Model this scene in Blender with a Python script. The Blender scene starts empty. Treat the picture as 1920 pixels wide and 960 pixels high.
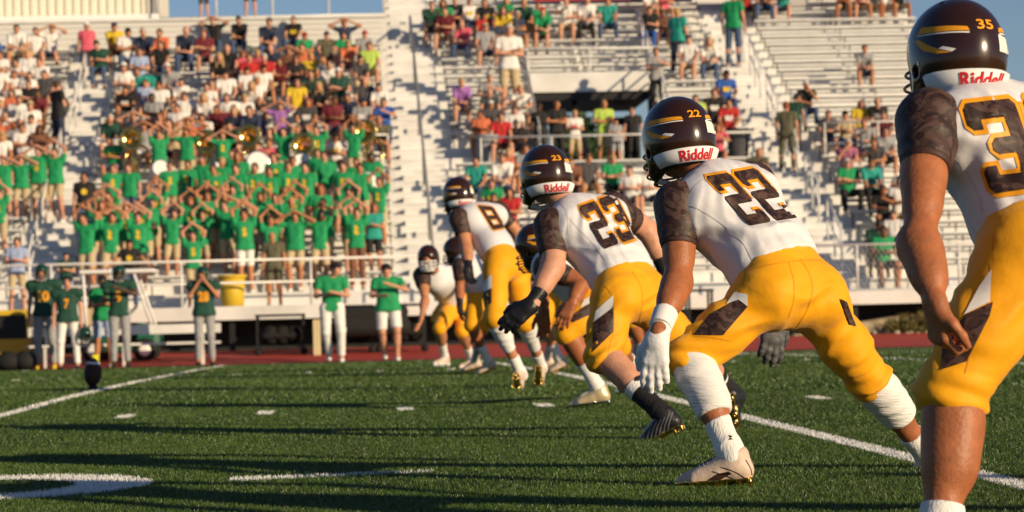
import bpy, bmesh, math, random
import numpy as np
from mathutils import Vector, Matrix
from mathutils.bvhtree import BVHTree
from mathutils.geometry import tessellate_polygon
random.seed(7); rng = np.random.default_rng(7)
sc = bpy.context.scene
COL = sc.collection

# ------------------------------------------------------------------ camera
FPX, CX, CY, ROLL, CAMH = 5000.0, 960.0, 594.0, 0.025, 0.58
cr, sr = math.cos(ROLL), math.sin(ROLL)
C_R = np.array([cr, 0, -sr]); C_U = np.array([sr, 0, cr]); C_F = np.array([0, 1, 0.]); C_O = np.array([0, 0, CAMH])
cam = bpy.data.cameras.new('camera'); camo = bpy.data.objects.new('camera', cam); COL.objects.link(camo)
camo.matrix_world = Matrix(((C_R[0], C_U[0], 0, 0), (0, 0, -1, 0), (C_R[2], C_U[2], 0, CAMH), (0, 0, 0, 1)))
cam.sensor_fit = 'HORIZONTAL'; cam.sensor_width = 36; cam.lens = FPX / 1920 * 36
cam.shift_y = (CY - 480) / 1920
cam.clip_start = 0.1; cam.clip_end = 3000
cam.dof.use_dof = True; cam.dof.focus_distance = 9.0; cam.dof.aperture_fstop = 6.2
sc.camera = camo

# ------------------------------------------------------------------ world, sun, exposure
SUN_EL = math.radians(15); SH = np.array([-0.755, 0.656])      # direction shadows run on the ground
sdir = Vector((-SH[0] * math.cos(SUN_EL), -SH[1] * math.cos(SUN_EL), math.sin(SUN_EL)))
w = bpy.data.worlds.new('World'); sc.world = w; w.use_nodes = True
nt = w.node_tree; bg = nt.nodes['Background']
sky = nt.nodes.new('ShaderNodeTexSky'); sky.sky_type = 'NISHITA'; sky.sun_disc = False
sky.sun_elevation = SUN_EL; sky.sun_rotation = math.atan2(sdir.x, sdir.y)
sky.air_density = 1.0; sky.dust_density = 0.2; sky.ozone_density = 2.5
tn = nt.nodes.new('ShaderNodeMix'); tn.data_type = 'RGBA'; tn.blend_type = 'MULTIPLY'; tn.inputs[0].default_value = 1; tn.inputs[7].default_value = (.92, .94, 1.12, 1)
nt.links.new(sky.outputs[0], tn.inputs[6]); nt.links.new(tn.outputs[2], bg.inputs[0]); bg.inputs[1].default_value = 0.066
sun = bpy.data.lights.new('sun', 'SUN'); sun.energy = 5.0; sun.angle = math.radians(0.5); sun.color = (1.0, 0.78, 0.50)
suno = bpy.data.objects.new('sun', sun); COL.objects.link(suno)
suno.rotation_euler = sdir.to_track_quat('Z', 'Y').to_euler()
vs = sc.view_settings; vs.view_transform = 'Standard'; vs.look = 'None'; vs.gamma = 1; vs.exposure = 0.12; vs.use_curve_mapping = False
sc.render.engine = 'CYCLES'; sc.cycles.use_denoising = True; sc.cycles.max_bounces = 5

# ------------------------------------------------------------------ coordinates
TH = 0.06; ct, st = math.cos(TH), math.sin(TH)
def P(x, y, D):          # the point seen at photo pixel x, y at depth D
    u, v = (x - CX) / FPX, (CY - y) / FPX
    return C_O + D * (u * C_R + v * C_U + C_F)
def W(t, d, z):          # field frame: t along the sideline, d across the field
    return np.array([t * ct - d * st, t * st + d * ct, z])
def proj(p):
    q = np.asarray(p) - C_O; D = q[1]
    return CX + FPX * (q @ C_R) / D, CY - FPX * (q @ C_U) / D
def gz(d):               # the crowned field and the ground beyond it
    d = np.asarray(d, float)
    a = -0.2 * np.clip((d - 20) / 30, 0, 1) ** 1.5
    return a + 0.2 * np.clip((d - 52) / 5, 0, 1)

# ------------------------------------------------------------------ materials
def mat(name, col, rough=0.6, metal=0.0, spec=0.35, coat=0.0, bump=0.0, bscale=60, var=0.0, vscale=8, sheen=0.0, sss=0.0, stretch=None):
    m = bpy.data.materials.new(name); m.use_nodes = True; n = m.node_tree.nodes; l = m.node_tree.links
    b = n['Principled BSDF']; b.inputs['Base Color'].default_value = (*col, 1)
    b.inputs['Roughness'].default_value = rough; b.inputs['Metallic'].default_value = metal
    b.inputs['Specular IOR Level'].default_value = spec; b.inputs['Coat Weight'].default_value = coat; b.inputs['Coat Roughness'].default_value = 0.06
    b.inputs['Sheen Weight'].default_value = sheen
    if sss: b.inputs['Subsurface Weight'].default_value = sss; b.inputs['Subsurface Radius'].default_value = (0.02, 0.008, 0.004); b.inputs['Subsurface Scale'].default_value = 1
    tc = n.new('ShaderNodeTexCoord'); mp = n.new('ShaderNodeMapping'); l.new(tc.outputs['Object'], mp.inputs[0])
    if stretch: mp.inputs['Scale'].default_value = stretch
    if var:
        t = n.new('ShaderNodeTexNoise'); t.inputs['Scale'].default_value = vscale; t.inputs['Detail'].default_value = 4; l.new(mp.outputs[0], t.inputs['Vector'])
        mx = n.new('ShaderNodeMix'); mx.data_type = 'RGBA'
        mx.inputs[6].default_value = (*[c * (1 - var) for c in col], 1); mx.inputs[7].default_value = (*[min(1, c * (1 + var)) for c in col], 1)
        rp = n.new('ShaderNodeMapRange'); rp.inputs[1].default_value = .3; rp.inputs[2].default_value = .7; l.new(t.outputs[0], rp.inputs[0])
        l.new(rp.outputs[0], mx.inputs[0]); l.new(mx.outputs[2], b.inputs['Base Color'])
    if bump:
        t = n.new('ShaderNodeTexNoise'); t.inputs['Scale'].default_value = bscale; t.inputs['Detail'].default_value = 5; l.new(mp.outputs[0], t.inputs['Vector'])
        bp = n.new('ShaderNodeBump'); bp.inputs['Strength'].default_value = bump; bp.inputs['Distance'].default_value = 0.02; l.new(t.outputs[0], bp.inputs['Height']); l.new(bp.outputs[0], b.inputs['Normal'])
    return m
def camo_mat():
    m = mat('brown_camo_fabric', (.1, .06, .05), .55); n = m.node_tree.nodes; l = m.node_tree.links
    tc = n.new('ShaderNodeTexCoord')
    ns = n.new('ShaderNodeTexNoise'); ns.inputs['Scale'].default_value = 9; l.new(tc.outputs['Object'], ns.inputs['Vector'])
    ad = n.new('ShaderNodeMix'); ad.data_type = 'VECTOR'; ad.inputs[0].default_value = .12; l.new(tc.outputs['Object'], ad.inputs[4]); l.new(ns.outputs[1], ad.inputs[5])
    mp = n.new('ShaderNodeMapping'); mp.inputs['Rotation'].default_value = (.5, .6, .4); mp.inputs['Scale'].default_value = (1, 2.2, 1.4); l.new(ad.outputs[1], mp.inputs[0])
    v = n.new('ShaderNodeTexVoronoi'); v.inputs['Scale'].default_value = 46; l.new(mp.outputs[0], v.inputs['Vector'])
    s = n.new('ShaderNodeSeparateColor'); l.new(v.outputs['Color'], s.inputs[0])
    r = n.new('ShaderNodeValToRGB'); r.color_ramp.interpolation = 'CONSTANT'; l.new(s.outputs[0], r.inputs[0])
    e = r.color_ramp.elements; e[0].color = (.024, .011, .009, 1); e[1].position = .38; e[1].color = (.048, .024, .019, 1)
    x = e.new(.68); x.color = (.082, .044, .034, 1)
    l.new(r.outputs[0], n['Principled BSDF'].inputs['Base Color'])
    return m
def mesh_cloth():
    m = mat('white_jersey_mesh', (.66, .65, .68), .65, bump=.2, bscale=14); n = m.node_tree.nodes; l = m.node_tree.links
    tc = n.new('ShaderNodeTexCoord'); v = n.new('ShaderNodeTexVoronoi'); v.inputs['Scale'].default_value = 260; l.new(tc.outputs['Object'], v.inputs['Vector'])
    r = n.new('ShaderNodeMapRange'); r.inputs[1].default_value = 0; r.inputs[2].default_value = .45; r.inputs[3].default_value = .78; r.inputs[4].default_value = 1; l.new(v.outputs[0], r.inputs[0])
    mx = n.new('ShaderNodeMix'); mx.data_type = 'RGBA'; mx.blend_type = 'MULTIPLY'; mx.inputs[0].default_value = .5; mx.inputs[6].default_value = (.70, .69, .72, 1); l.new(r.outputs[0], mx.inputs[7])
    l.new(mx.outputs[2], n['Principled BSDF'].inputs['Base Color']); return m
M = dict(
 seamy=mat('yellow_seam', (.68, .275, .003), .7), seamw=mat('white_piping', (.60, .58, .60), .6), camo=camo_mat(), jersey=mesh_cloth(),
 pants=mat('yellow_stretch_fabric', (.82, .365, .004), .6, spec=.25, bump=.45, bscale=7, sheen=.1, var=.09, vscale=6),
 brown=mat('brown_trim', (.05, .022, .016), .6, bump=.1), yellow=mat('yellow_trim', (.80, .33, .01), .5), white=mat('white_trim', (.8, .79, .77), .5),
 shell=mat('brown_helmet_shell', (.030, .011, .0055), .22, coat=.5, var=.1, vscale=30), gold=mat('gold_plate', (.85, .55, .16), .22, metal=1), chrome=mat('chrome_plate', (.75, .73, .7), .2, metal=1),
 red=mat('red_lettering', (.55, .012, .02), .5), sock=mat('white_ribbed_sock', (.78, .77, .75), .8, bump=.3, bscale=120, stretch=(1, 1, .25)),
 sleeve=mat('white_compression_knit', (.74, .73, .72), .7, bump=.35, bscale=60, stretch=(.3, .3, 2.2)), blacksock=mat('black_sock', (.012, .012, .014), .8, bump=.3, bscale=90),
 shoew=mat('white_cleat_upper', (.60, .47, .38), .5, bump=.15, bscale=50, var=.12, vscale=14), shoek=mat('black_cleat_upper', (.015, .015, .018), .38, bump=.2, bscale=60), shoeg=mat('gold_cleat_upper', (.62, .5, .3), .35, metal=.3, bump=.2),
 sticker=mat('white_sticker', (.75, .77, .70), .4, var=.12, vscale=60), grey=mat('grey_band', (.13, .13, .15), .7), mask=mat('dark_facemask', (.03, .02, .02), .3, coat=.5), maskw=mat('white_facemask', (.75, .74, .72), .35),
 glovew=mat('white_glove', (.78, .78, .80), .45, bump=.2, bscale=40), glovek=mat('black_glove', (.012, .012, .014), .4, bump=.2, bscale=40), gloveg=mat('grey_glove', (.10, .10, .11), .5, bump=.3, bscale=40, var=.3, vscale=30),
 alu=mat('weathered_aluminium', (.74, .73, .70), .42, metal=.12, var=.13, vscale=1.6, bump=.04, bscale=10), steel=mat('galvanised_steel', (.42, .42, .40), .45, metal=.5, var=.1), dark=mat('black_painted_steel', (.014, .014, .015), .5),
 cream=mat('cream_corrugated_panel', (.76, .72, .60), .55), wall=mat('aluminium_siding', (.66, .65, .62), .5, metal=.1), rubber=mat('black_rubber', (.012, .012, .012), .8),
 leather=mat('brown_ball_leather', (.055, .018, .012), .5, bump=.5, bscale=220), tee=mat('blue_black_tee', (.01, .015, .04), .5), brass=mat('lacquered_brass', (.86, .58, .18), .16, metal=1),
 drum=mat('white_drum_head', (.8, .79, .76), .5), eye=mat('dark_eye', (.03, .02, .015), .3), lip=mat('lip', (.30, .08, .06), .5), glass=mat('dark_lens', (.01, .01, .012), .1),
)
SKIN = [mat('skin_fair', (.56, .28, .18), .5, var=.14, vscale=30, bump=.12, bscale=90, sss=.15), mat('skin_tan', (.46, .20, .10), .5, var=.14, vscale=26, bump=.1, bscale=90), mat('skin_red_tan', (.36, .125, .05), .48, var=.16, vscale=24, bump=.15, bscale=90, sss=.15),
        mat('skin_brown', (.20, .085, .045), .45, var=.08, vscale=20), mat('skin_dark', (.07, .032, .02), .45)]
CLR = dict(W=(.74, .72, .69), K=(.014, .013, .014), N=(.022, .032, .07), B=(.02, .09, .38), G=(.010, .27, .095), T=(.02, .30, .24), D=(.012, .06, .04), R=(.46, .025, .025), P=(.62, .10, .15), Y=(.66, .46, .03), L=(.42, .58, .10),
           O=(.62, .17, .08), M=(.14, .015, .025), V=(.32, .14, .42), A=(.30, .30, .31), H=(.055, .055, .06), S=(.30, .38, .58), C=(.48, .38, .23), E=(.10, .095, .055), J=(.05, .085, .17), U=(.17, .07, .04), Z=(.36, .12, .20))
CNAME = dict(W='white', K='black', N='navy', B='blue', G='green', T='teal', D='dark green', R='red', P='pink', Y='yellow', L='lime', O='orange', M='maroon', V='purple', A='grey', H='charcoal', S='pale blue', C='tan', E='olive', J='denim', U='brown', Z='plum')
FAB = {k: mat('fabric_' + CNAME[k].replace(' ', '_'), v, .75, bump=.35, bscale=16, var=.1, vscale=10) for k, v in CLR.items()}
HAIR = dict(n=mat('hair_brown', (.06, .03, .016), .5, bump=.5, bscale=80), k=mat('hair_black', (.012, .01, .009), .4, bump=.5, bscale=80), b=mat('hair_blonde', (.42, .27, .11), .5, bump=.5, bscale=80), g=mat('hair_grey', (.42, .41, .39), .6, bump=.5, bscale=80), r=mat('hair_auburn', (.22, .06, .02), .5, bump=.5, bscale=80))

# ------------------------------------------------------------------ objects
def tag(o, label=None, cat=None, group=None, kind=None):
    if label: o['label'] = label
    if cat: o['category'] = cat
    if group: o['group'] = group
    if kind: o['kind'] = kind
    return o
def empty(name, loc=(0, 0, 0), rz=0, **k):
    o = bpy.data.objects.new(name, None); COL.objects.link(o); o.location = [float(c) for c in loc]; o.rotation_euler = (0, 0, rz); o.empty_display_size = .1
    return tag(o, **k)
def mobj(name, v, f, m, parent=None, smooth=True, **k):
    me = bpy.data.meshes.new(name)
    v = np.asarray(v, float)
    if parent is not None and not getattr(parent, '_loc', False): v = v - np.array(parent_base(parent))
    me.from_pydata(v.tolist(), [], [tuple(int(i) for i in q) for q in f] if not isinstance(f, np.ndarray) else f.tolist())
    for mm in (m if isinstance(m, (list, tuple)) else [m]): me.materials.append(mm)
    if smooth: me.shade_smooth()
    o = bpy.data.objects.new(name, me); COL.objects.link(o)
    if parent is not None: o.parent = parent
    return tag(o, **k)
def parent_base(p):
    b = np.zeros(3)
    while p is not None: b += np.array(p.location); p = p.parent
    return b
class MB:
    def __init__(s): s.v = []; s.f = []
    def add(s, v, f): n = len(s.v); s.v += [tuple(map(float, q)) for q in v]; s.f += [tuple(n + i for i in q) for q in f]; return s
    def box(s, c, h, ax=None):
        ax = np.eye(3) if ax is None else ax; c = np.asarray(c, float); v = []
        for sx in (-1, 1):
            for sy in (-1, 1):
                for sz in (-1, 1): v.append(c + ax[0] * h[0] * sx + ax[1] * h[1] * sy + ax[2] * h[2] * sz)
        return s.add(v, [(0, 1, 3, 2), (4, 6, 7, 5), (0, 4, 5, 1), (2, 3, 7, 6), (0, 2, 6, 4), (1, 5, 7, 3)])
    def fbox(s, t0, t1, d0, d1, z0, z1):      # a box in the field frame
        v = [W(t, d, z) for t in (t0, t1) for d in (d0, d1) for z in (z0, z1)]
        return s.add(v, [(0, 1, 3, 2), (4, 6, 7, 5), (0, 4, 5, 1), (2, 3, 7, 6), (0, 2, 6, 4), (1, 5, 7, 3)])
    def tube(s, pts, r, n=8, caps=True):
        pts = [np.asarray(p, float) for p in pts]; rr = r if isinstance(r, (list, tuple)) else [r] * len(pts); v = []; f = []; prev = None
        for i, p in enumerate(pts):
            d = pts[min(i + 1, len(pts) - 1)] - pts[max(i - 1, 0)]; d = d / (np.linalg.norm(d) + 1e-9)
            if prev is None: a = np.cross(d, [0, 0, 1.]); a = a if np.linalg.norm(a) > .1 else np.cross(d, [1., 0, 0])
            else: a = prev - d * (prev @ d)
            a = a / np.linalg.norm(a); prev = a; b = np.cross(d, a)
            for k in range(n): v.append(p + rr[i] * (a * math.cos(2 * math.pi * k / n) + b * math.sin(2 * math.pi * k / n)))
        for i in range(len(pts) - 1):
            for k in range(n): k2 = (k + 1) % n; f.append((i * n + k, i * n + k2, (i + 1) * n + k2, (i + 1) * n + k))
        if caps: f.append(tuple(range(n))[::-1]); f.append(tuple((len(pts) - 1) * n + k for k in range(n)))
        return s.add(v, f)
    def lathe(s, c, ax, prof, n=24):
        c = np.asarray(c, float); ax = nrm(ax); a = np.cross(ax, [0, 0, 1.]); a = a if np.linalg.norm(a) > .1 else np.cross(ax, [1., 0, 0]); a = nrm(a); b = np.cross(ax, a); v = []; f = []
        for (h, r) in prof:
            for k in range(n): v.append(c + ax * h + r * (a * math.cos(2 * math.pi * k / n) + b * math.sin(2 * math.pi * k / n)))
        for i in range(len(prof) - 1):
            for k in range(n): k2 = (k + 1) % n; f.append((i * n + k, i * n + k2, (i + 1) * n + k2, (i + 1) * n + k))
        return s.add(v, f)
    def build(s, name, m, parent=None, smooth=False, **k): return mobj(name, s.v, s.f, m, parent, smooth, **k)
def nrm(v): v = np.asarray(v, float); return v / (np.linalg.norm(v) + 1e-12)

# ------------------------------------------------------------------ signed distance modelling
BIG = 0.12
def cone(a, b, ra, rb, k=.03, clip=None, flat=None):
    a = np.asarray(a, float); b = np.asarray(b, float); ab = b - a; L2 = ab @ ab + 1e-12; R = max(ra, rb)
    def fn(X, Y, Z):
        px, py, pz = X - a[0], Y - a[1], Z - a[2]
        t = np.clip((px * ab[0] + py * ab[1] + pz * ab[2]) / L2, 0, 1)
        dx, dy, dz = px - t * ab[0], py - t * ab[1], pz - t * ab[2]
        if flat is not None:
            q = (dx * flat[0][0] + dy * flat[0][1] + dz * flat[0][2]); e = 1 / flat[1] - 1
            dx, dy, dz = dx + q * e * flat[0][0], dy + q * e * flat[0][1], dz + q * e * flat[0][2]
        d = np.sqrt(dx * dx + dy * dy + dz * dz) - (ra + (rb - ra) * t)
        for (p0, n0) in (clip or []):
            d = np.maximum(d, (X - p0[0]) * n0[0] + (Y - p0[1]) * n0[1] + (Z - p0[2]) * n0[2])
        return d
    return (fn, np.minimum(a, b) - R, np.maximum(a, b) + R, k)
def ell(c, r, R=None, k=.03):
    c = np.asarray(c, float); R = np.eye(3) if R is None else np.array(R); r = np.asarray(r, float); m = r.max()
    def fn(X, Y, Z):
        px, py, pz = X - c[0], Y - c[1], Z - c[2]
        q = [px * R[i][0] + py * R[i][1] + pz * R[i][2] for i in range(3)]
        k0 = np.sqrt(sum((q[i] / r[i]) ** 2 for i in range(3))); k1 = np.sqrt(sum((q[i] / r[i] ** 2) ** 2 for i in range(3))) + 1e-9
        return k0 * (k0 - 1) / k1
    return (fn, c - m, c + m, k)
def infl(p, e):
    f = p[0]; return ((lambda X, Y, Z: f(X, Y, Z) - e), p[1] - e, p[2] + e, p[3])
def sdf_mesh(prims, vox, subs=(), planes=()):
    lo = np.min([p[1] for p in prims], 0) - 3 * vox; hi = np.max([p[2] for p in prims], 0) + 3 * vox
    n = np.ceil((hi - lo) / vox).astype(int) + 1
    ax = [(lo[i] + vox * np.arange(n[i])).astype(np.float32) for i in range(3)]
    F = np.full(n, BIG, np.float32)
    def sl(p, pad):
        a = np.clip(np.floor((p[1] - pad - lo) / vox).astype(int), 0, n); b = np.clip(np.ceil((p[2] + pad - lo) / vox).astype(int) + 1, 0, n)
        return tuple(slice(a[i], b[i]) for i in range(3))
    for p in prims:
        k = p[3]; s = sl(p, k + 2 * vox)
        X, Y, Z = ax[0][s[0]][:, None, None], ax[1][s[1]][None, :, None], ax[2][s[2]][None, None, :]
        d = p[0](X, Y, Z).astype(np.float32); c = F[s]
        h = np.maximum(k - np.abs(d - c), 0) / k
        F[s] = np.minimum(d, c) - h * h * k * .25
    for p in subs:
        k = p[3]; s = sl(p, k + 2 * vox)
        X, Y, Z = ax[0][s[0]][:, None, None], ax[1][s[1]][None, :, None], ax[2][s[2]][None, None, :]
        d = -p[0](X, Y, Z).astype(np.float32); c = F[s]
        h = np.maximum(k - np.abs(d - c), 0) / k
        F[s] = np.maximum(d, c) + h * h * k * .25
    for (p0, n0) in planes:
        d = (ax[0][:, None, None] - p0[0]) * n0[0] + (ax[1][None, :, None] - p0[1]) * n0[1] + (ax[2][None, None, :] - p0[2]) * n0[2]
        F = np.maximum(F, d)
    return nets(F, lo, vox)
def nets(F, lo, vox):
    S = F < 0; n = np.array(F.shape)
    c = np.zeros(n - 1, np.int8)
    for i in (0, 1):
        for j in (0, 1):
            for k in (0, 1): c += S[i:n[0] - 1 + i, j:n[1] - 1 + j, k:n[2] - 1 + k]
    act = (c > 0) & (c < 8); idx = np.argwhere(act); N = len(idx)
    vid = np.full(n - 1, -1, np.int32); vid[act] = np.arange(N)
    acc = np.zeros((N, 3)); cnt = np.zeros(N)
    for a in range(3):
        o = [b for b in range(3) if b != a]
        for i in (0, 1):
            for j in (0, 1):
                p0 = idx.copy(); p0[:, o[0]] += i; p0[:, o[1]] += j; p1 = p0.copy(); p1[:, a] += 1
                f0 = F[tuple(p0.T)]; f1 = F[tuple(p1.T)]; m = (f0 < 0) != (f1 < 0)
                t = f0[m] / (f0[m] - f1[m]); q = p0[m].astype(float); q[:, a] += t; acc[m] += q; cnt[m] += 1
    V = acc / cnt[:, None] * vox + lo
    faces = []
    for a in range(3):
        o1, o2 = (a + 1) % 3, (a + 2) % 3
        s0 = [slice(None)] * 3; s1 = [slice(None)] * 3; s0[a] = slice(0, n[a] - 1); s1[a] = slice(1, n[a])
        A = S[tuple(s0)]; B = S[tuple(s1)]; e = np.argwhere(A != B)
        e = e[(e[:, o1] > 0) & (e[:, o2] > 0) & (e[:, o1] < n[o1] - 1) & (e[:, o2] < n[o2] - 1)]
        q = []
        for (d1, d2) in ((-1, -1), (0, -1), (0, 0), (-1, 0)):
            g = e.copy(); g[:, o1] += d1; g[:, o2] += d2; q.append(vid[tuple(g.T)])
        q = np.stack(q, 1); fl = ~A[tuple(e.T)]; q[fl] = q[fl][:, ::-1]; faces.append(q)
    return V, np.concatenate(faces)
def relax(V, Q, it=1, lam=.5):
    for _ in range(it):
        s = np.zeros_like(V); c = np.zeros(len(V))
        for a, b in ((0, 1), (1, 2), (2, 3), (3, 0)):
            np.add.at(s, Q[:, a], V[Q[:, b]]); np.add.at(s, Q[:, b], V[Q[:, a]]); np.add.at(c, Q[:, a], 1); np.add.at(c, Q[:, b], 1)
        V = V + lam * (s / np.maximum(c, 1)[:, None] - V)
    return V
def vnormals(V, Q):
    fn = np.cross(V[Q[:, 2]] - V[Q[:, 0]], V[Q[:, 3]] - V[Q[:, 1]]); N = np.zeros_like(V)
    for i in range(4): np.add.at(N, Q[:, i], fn)
    return N / (np.linalg.norm(N, axis=1)[:, None] + 1e-12)
def folds(V, Q, amp, ctr, rad, direction, freq, seed=0):
    """cloth folds: ridges across `direction`, fading with distance from ctr"""
    Nn = vnormals(V, Q); r = np.random.default_rng(seed); q = V - ctr; d = nrm(direction)
    wv = np.exp(-(np.linalg.norm(q, axis=1) / rad) ** 2)
    o = nrm(np.cross(d, [.3, .8, .5])); o2 = np.cross(d, o)
    ph = 2.2 * np.sin(q @ o * 17 + r.random() * 6) + 1.6 * np.sin(q @ o2 * 23 + r.random() * 6)
    s = (1 - 2 * np.abs(np.sin((q @ d * freq + ph) * .5))) * .6 + np.sin(q @ d * freq * 1.6 + ph * 1.3 + 2) * .3
    m = .6 + .4 * np.sin(q @ o * 31 + 1) * np.sin(q @ o2 * 27)
    return V + Nn * (amp * wv * s * m)[:, None]

# ------------------------------------------------------------------ projected decals
def bvh_of(o):
    me = o.data; b = parent_base(o.parent)
    v = [Vector(x.co) + Vector(b) for x in me.vertices]
    return BVHTree.FromPolygons(v, [tuple(p.vertices) for p in me.polygons])
def grid_poly(loops, step):
    """2-D loops (outer, holes...) -> finely cut flat mesh (verts 2-D, faces)"""
    bm = bmesh.new(); flat = [q for l in loops for q in l]
    vs_ = [bm.verts.new((q[0], q[1], 0)) for q in flat]
    for t in tessellate_polygon([[Vector((q[0], q[1], 0)) for q in l] for l in loops]):
        try: bm.faces.new([vs_[i] for i in t])
        except ValueError: pass
    return cut_grid(bm, step)
def cut_grid(bm, step):
    xs = [v.co.x for v in bm.verts]; ys = [v.co.y for v in bm.verts]
    for a, (lo_, hi_) in enumerate(((min(xs), max(xs)), (min(ys), max(ys)))):
        k = math.ceil(lo_ / step) * step
        while k < hi_:
            co = [0, 0, 0]; no = [0, 0, 0]; co[a] = k; no[a] = 1
            bmesh.ops.bisect_plane(bm, geom=bm.verts[:] + bm.edges[:] + bm.faces[:], plane_co=co, plane_no=no); k += step
    bm.verts.index_update(); v = [(q.co.x, q.co.y) for q in bm.verts]; f = [tuple(x.index for x in fc.verts) for fc in bm.faces]; bm.free(); return v, f
def text_mesh(txt, step, font_off=0.0):
    cu = bpy.data.curves.new('t', 'FONT'); cu.body = txt; cu.size = 1; cu.resolution_u = 3; cu.offset = font_off; cu.fill_mode = 'BOTH'
    o = bpy.data.objects.new('t', cu); COL.objects.link(o); dg = bpy.context.evaluated_depsgraph_get(); me = bpy.data.meshes.new_from_object(o.evaluated_get(dg))
    bm = bmesh.new(); bm.from_mesh(me); bpy.data.objects.remove(o); bpy.data.meshes.remove(me)
    v, f = cut_grid(bm, step); a = np.array(v); mn, mx = a.min(0), a.max(0); return ((a - mn) / (mx - mn)).tolist(), f
def decal(name, m, v2, f, ray, bvh, off, parent):
    """ray(u,v)->(origin, direction); vertices land on the surface, off metres proud"""
    V = []; ok = []
    for (u, v) in v2:
        o, d = ray(u, v); d = Vector(d).normalized(); h = bvh.ray_cast(Vector(o), d)
        if h[0] is None: V.append((0, 0, 0)); ok.append(False)
        else:
            nn = h[1] if h[1].dot(d) < 0 else -h[1]; V.append(tuple(h[0] + (nn * .6 - d * .4) * off)); ok.append(nn.dot(d) < -.1)
    f = [q for q in f if all(ok[i] for i in q)]
    if not f: return None
    used = sorted({i for q in f for i in q}); mp = {i: j for j, i in enumerate(used)}
    return mobj(name, [V[i] for i in used], [tuple(mp[i] for i in q) for q in f], m, parent)
def quad_ray(q):     # u right, v up; q = TL, TR, BR, BL photo pixels
    q = [np.array(p, float) for p in q]
    def r(u, v):
        p = (q[3] * (1 - u) + q[2] * u) * (1 - v) + (q[0] * (1 - u) + q[1] * u) * v
        e = P(p[0], p[1], 1.0); return C_O, e - C_O
    return r
def seam(nm, mm, pts, wd, bvh, off, parent):
    """a stitched seam: a thin strip along photo points, laid on the cloth"""
    p = [np.array(q, float) for q in pts]; q = []
    for i in range(len(p) - 1):
        for k in range(6): q.append(p[i] + (p[i + 1] - p[i]) * k / 6)
    q.append(p[-1])
    for _ in range(6): q = [q[0]] + [(q[i - 1] + q[i] * 2 + q[i + 1]) / 4 for i in range(1, len(q) - 1)] + [q[-1]]
    v = []; 
    for i in range(len(q)): d = nrm(q[min(i + 1, len(q) - 1)] - q[max(i - 1, 0)]); n_ = np.array([-d[1], d[0]]); v += [tuple(q[i] - n_ * wd / 2), tuple(q[i] + n_ * wd / 2)]
    return decal(nm, M[mm], v, [(2 * i, 2 * i + 1, 2 * i + 3, 2 * i + 2) for i in range(len(q) - 1)], px_ray, bvh, off, parent)
def px_ray(u, v): return C_O, P(u, v, 1.0) - C_O
_t = .27
DIG = {
 '2': [[(0, 1), (1, 1), (1, .42), (_t + .02, .42), (_t + .02, .20), (.74, .20), (.74, .27), (1, .27), (1, 0), (0, 0), (0, .60), (1 - _t, .60), (1 - _t, .81), (_t, .81), (_t, .70), (0, .70)]],
 '3': [[(0, 1), (1, 1), (1, 0), (0, 0), (0, .30), (_t, .30), (_t, .19), (1 - _t, .19), (1 - _t, .41), (.32, .41), (.32, .60), (1 - _t, .60), (1 - _t, .81), (_t, .81), (_t, .70), (0, .70)]],
 '5': [[(0, 1), (1, 1), (1, .80), (_t, .80), (_t, .62), (1, .62), (1, 0), (0, 0), (0, .28), (_t, .28), (_t, .19), (1 - _t, .19), (1 - _t, .43), (0, .43)]],
 '8': [[(0, 1), (1, 1), (1, 0), (0, 0)], [(_t, .59), (_t, .81), (1 - _t, .81), (1 - _t, .59)], [(_t, .19), (_t, .41), (1 - _t, .41), (1 - _t, .19)]],
}
def area(l): return sum(l[i - 1][0] * l[i][1] - l[i][0] * l[i - 1][1] for i in range(len(l))) / 2
def offset_loop(l, e, outer=True):
    l = [np.array(p, float) for p in l]; sgn = 1 if area(l) > 0 else -1; n = len(l); out = []
    if not outer: sgn = -sgn
    for i in range(n):
        a, b, c = l[i - 1], l[i], l[(i + 1) % n]; d1 = nrm(b - a); d2 = nrm(c - b)
        n1 = np.array([d1[1], -d1[0]]) * sgn; n2 = np.array([d2[1], -d2[0]]) * sgn; m = n1 + n2; m = m / max(m @ n1, .3)
        out.append(b + m * e)
    return out
def chamfer(l, c, outer=True):
    l = [np.array(p, float) for p in l]; s = 1 if area(l) > 0 else -1; out = []; n = len(l)
    for i in range(n):
        a, b, d = l[i - 1], l[i], l[(i + 1) % n]; cr_ = (b - a)[0] * (d - b)[1] - (b - a)[1] * (d - b)[0]
        if cr_ * s > 0 and np.linalg.norm(b - a) > .25 and np.linalg.norm(d - b) > .25: out += [b + nrm(a - b) * c, b + nrm(d - b) * c]
        else: out.append(b)
    return out
def number(txt, quad, bvh, parent, gap=.16, aspect=1.45, e=.075):
    n = len(txt); wd = (1 - gap * (n - 1) / n) / n if n > 1 else 1
    root = None
    for i, chh in enumerate(txt):
        u0 = i * (1 + gap) / (n + gap * (n - 1)); sc_ = 1 / (n + gap * (n - 1))
        for lay, (mm, ee, off) in enumerate((('yellow', e, .003), ('camo', 0, .0055))):
            loops = [chamfer([(x, y * aspect) for x, y in l], .09) if j == 0 else [(x, y * aspect) for x, y in l] for j, l in enumerate(DIG[chh])]
            loops = [offset_loop(l, ee, j == 0) if ee else l for j, l in enumerate(loops)]
            loops = [[(u0 + p[0] * sc_, p[1] / aspect) for p in l] for l in loops]
            v, f = grid_poly(loops, .045)
            decal('number_border' if lay == 0 else 'number', M[mm], v, f, quad_ray(quad), bvh, off, parent)
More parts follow.
